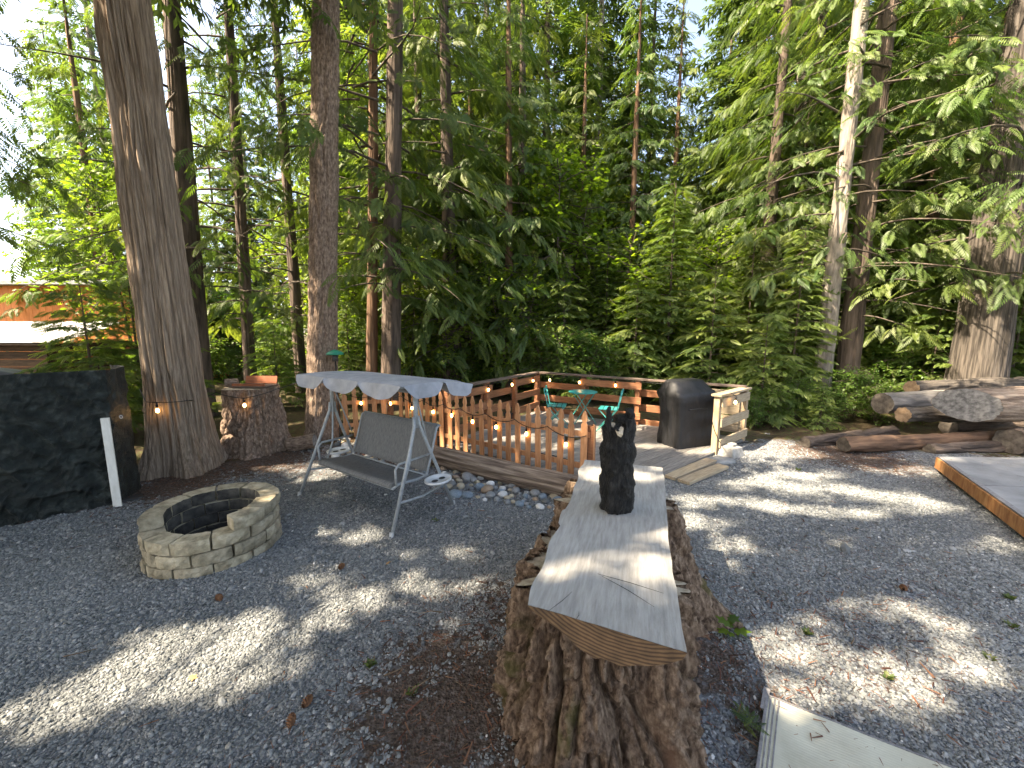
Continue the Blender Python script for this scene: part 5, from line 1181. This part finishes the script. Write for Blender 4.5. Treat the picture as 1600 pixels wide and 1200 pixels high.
# ================================================================== small planter, feeder, weeds, litter
p = G(794,655,.10); m = MB(); m.lathe([(.07,0),(.10,.16),(.115,.17),(.10,.175),(.09,.16)], 14); o = m.build('plant_pot', 'pot', None, True); o.location = (p.x, p.y, .063); tag(o, 'small dark plant pot on the deck behind the pickets', 'pot')
t = thing('bird_feeder', 'green domed bird feeder on a dark rod beside the fir trunk', 'bird feeder', (b2.x+.36, b2.y-.05, 0))
m = MB(); m.tube([(0,0,0),(0,0,1.62)], .012, 6); m.build('rod', 'cord', t)
m = MB(); m.lathe([(.15,1.60),(.14,1.63),(.08,1.67),(.02,1.69)], 18); m.build('dome', 'green_plastic', t, True)
m = MB(); m.lathe([(.05,1.48),(.05,1.60)], 12); m.build('seed_tube', 'dark_plastic', t, True)
def weed(label, px, py, n, ln, mt='leaf_grass', cat='weed', up=.8, tpl='simple', leafw=None, seed=0):
    p = G(px, py); r_ = random.Random(seed+px); t = thing('weed', label, cat, p)
    for k in range(n):
        az = r_.uniform(0, 6.28); u = up*r_.uniform(.6,1.2); x = np.array([[math.cos(az), math.sin(az), u]]); nn = np.array([[-math.cos(az)*u, -math.sin(az)*u, 1.]])
        st = np.array([[r_.gauss(0,ln*.18), r_.gauss(0,ln*.18), .0 if tpl == 'simple' else ln*r_.uniform(.1,.9)]])
        V, F, T_ = expand(tpl, st, x, nn, np.array([ln*r_.uniform(.6,1.15)]), np.array([r_.random()]))
        if tpl == 'simple': V[:,:2] = st[:,:2]+(V[:,:2]-st[:,:2])
        obj('leaf', np_mesh('leaf', V, F, {'tint': T_}), mt, t)
    m = MB(); m.tube([(0,0,-.01),(0,0,ln*.4)], .002, 4); m.build('stem', 'twig', t)
weed('broad leaved green weed at the foot of the far stump', 1140, 990, 7, .10, 'leaf_maple', tpl='maple', up=.35)
weed('feathery green seedling beside the outdoor mat', 1168, 1140, 16, .085, 'leaf_cedar', tpl='cedar', up=.4)
for px, py, lab in ((580,1040,'moss green tuft on the gravel left of the big stump'),(645,1085,'yellowish grass tuft in the dirt left of the big stump'),(1575,935,'green grass tuft on the gravel near the platform'),(1580,980,'low weed patch on the gravel right of the fir cone'),(1545,1030,'small weed sprig in the stony dirt right of the mat'),(1385,1060,'ragged brown green tuft in the gravel behind the mat'),(1247,735,'grass tuft at the edge of the gravel before the short rail'),(680,815,'small green tuft on the gravel under the swing tray'),(1260,990,'little grass tuft beside the right hand sun patch')):
    weed(lab, px, py, 22, .045, cat='grass tuft', up=1.0)
for i, (px, py, lab) in enumerate(((296,1062,'pale tan dry leaf lying in the big sun patch'),(1343,829,'tiny yellow dry leaf on the gravel before the platform'),(610,880,'dry brown leaf on gravel in front of the swing'))):
    p = G(px, py); V, F = SPR['maple']; o = obj('dry_leaf', np_mesh('dry_leaf', V*.05, F), 'dry_leaf'); o.location = (p.x, p.y, .02); o.rotation_euler = (.2,.1,i*2.); tag(o, lab, 'leaf')
def litter():                                    # fallen needles and bark crumbs on the bare soil
    n = 20000; rg = np.random.default_rng(12); x, y = [], []
    for cx, cy, r_, a in DIRT:
        k = int(n*a*r_*r_/5.2); x.append(rg.normal(cx, r_*.62, k)); y.append(rg.normal(cy, r_*.62, k))
    x, y = np.concatenate(x), np.concatenate(y); k = len(x); ok = (y > .8); x, y = x[ok], y[ok]; k = len(x)
    az = rg.uniform(0, 6.28, k); X_ = np.stack([np.cos(az), np.sin(az), rg.normal(0,.18,k)], -1); N_ = np.stack([rg.normal(0,.3,k), rg.normal(0,.3,k), np.ones(k)], -1)
    ex_ = [(1.2+.8*rg.random(), 1.2+.8*rg.random(), .034) for _ in range(60)]+[(6.0+1.6*rg.random(), 3.2+2.2*rg.random(), .224) for _ in range(160)]+[(.1+.9*rg.random(), 1.5+1.7*rg.random(), .905) for _ in range(0)]
    V = np.array([(0,-.06,0),(1,-.03,.05),(1,.03,.05),(0,.06,0)]); SPR['needle'] = (V, np.array([(0,1,2),(0,2,3)]))
    PP = np.stack([x, y, gz(x,y)+.010+rg.uniform(0,.006,k)], -1); ex_ = np.array(ex_); q = len(ex_); PP[:q] = ex_; X_[:q,2] = .0
    V, F, T_ = expand('needle', PP, X_, N_, rg.lognormal(math.log(.024),.5,k), rg.random(k))
    o = obj('needle_litter', np_mesh('needle_litter', V, F, {'tint': T_}), 'needle_litter'); tag(o, 'reddish brown fallen needles scattered on bare soil', 'needle litter', kind='stuff')
litter()
rnd = random.Random(8)
for i, (px, py, L_) in enumerate(((640,1085,.30),(1450,690,.35),(600,1060,.14),(740,1100,.18),(100,1030,.16),(1230,1120,.12),(690,960,.16),(1330,1010,.12))):
    p = G(px, py); a = rnd.uniform(0,3.1); m = MB(); m.tube([(0,0,0),(L_*.5*math.cos(a), L_*.5*math.sin(a),.006),(L_*math.cos(a+.15), L_*math.sin(a+.15),0)], [.004,.003,.0015], 5); o = m.build('twig', 'twig', None, True); o.location = (p.x, p.y, .018)
    tag(o, 'thin fallen twig lying on the ground around the stump and gravel', 'twig', 'fallen twigs')
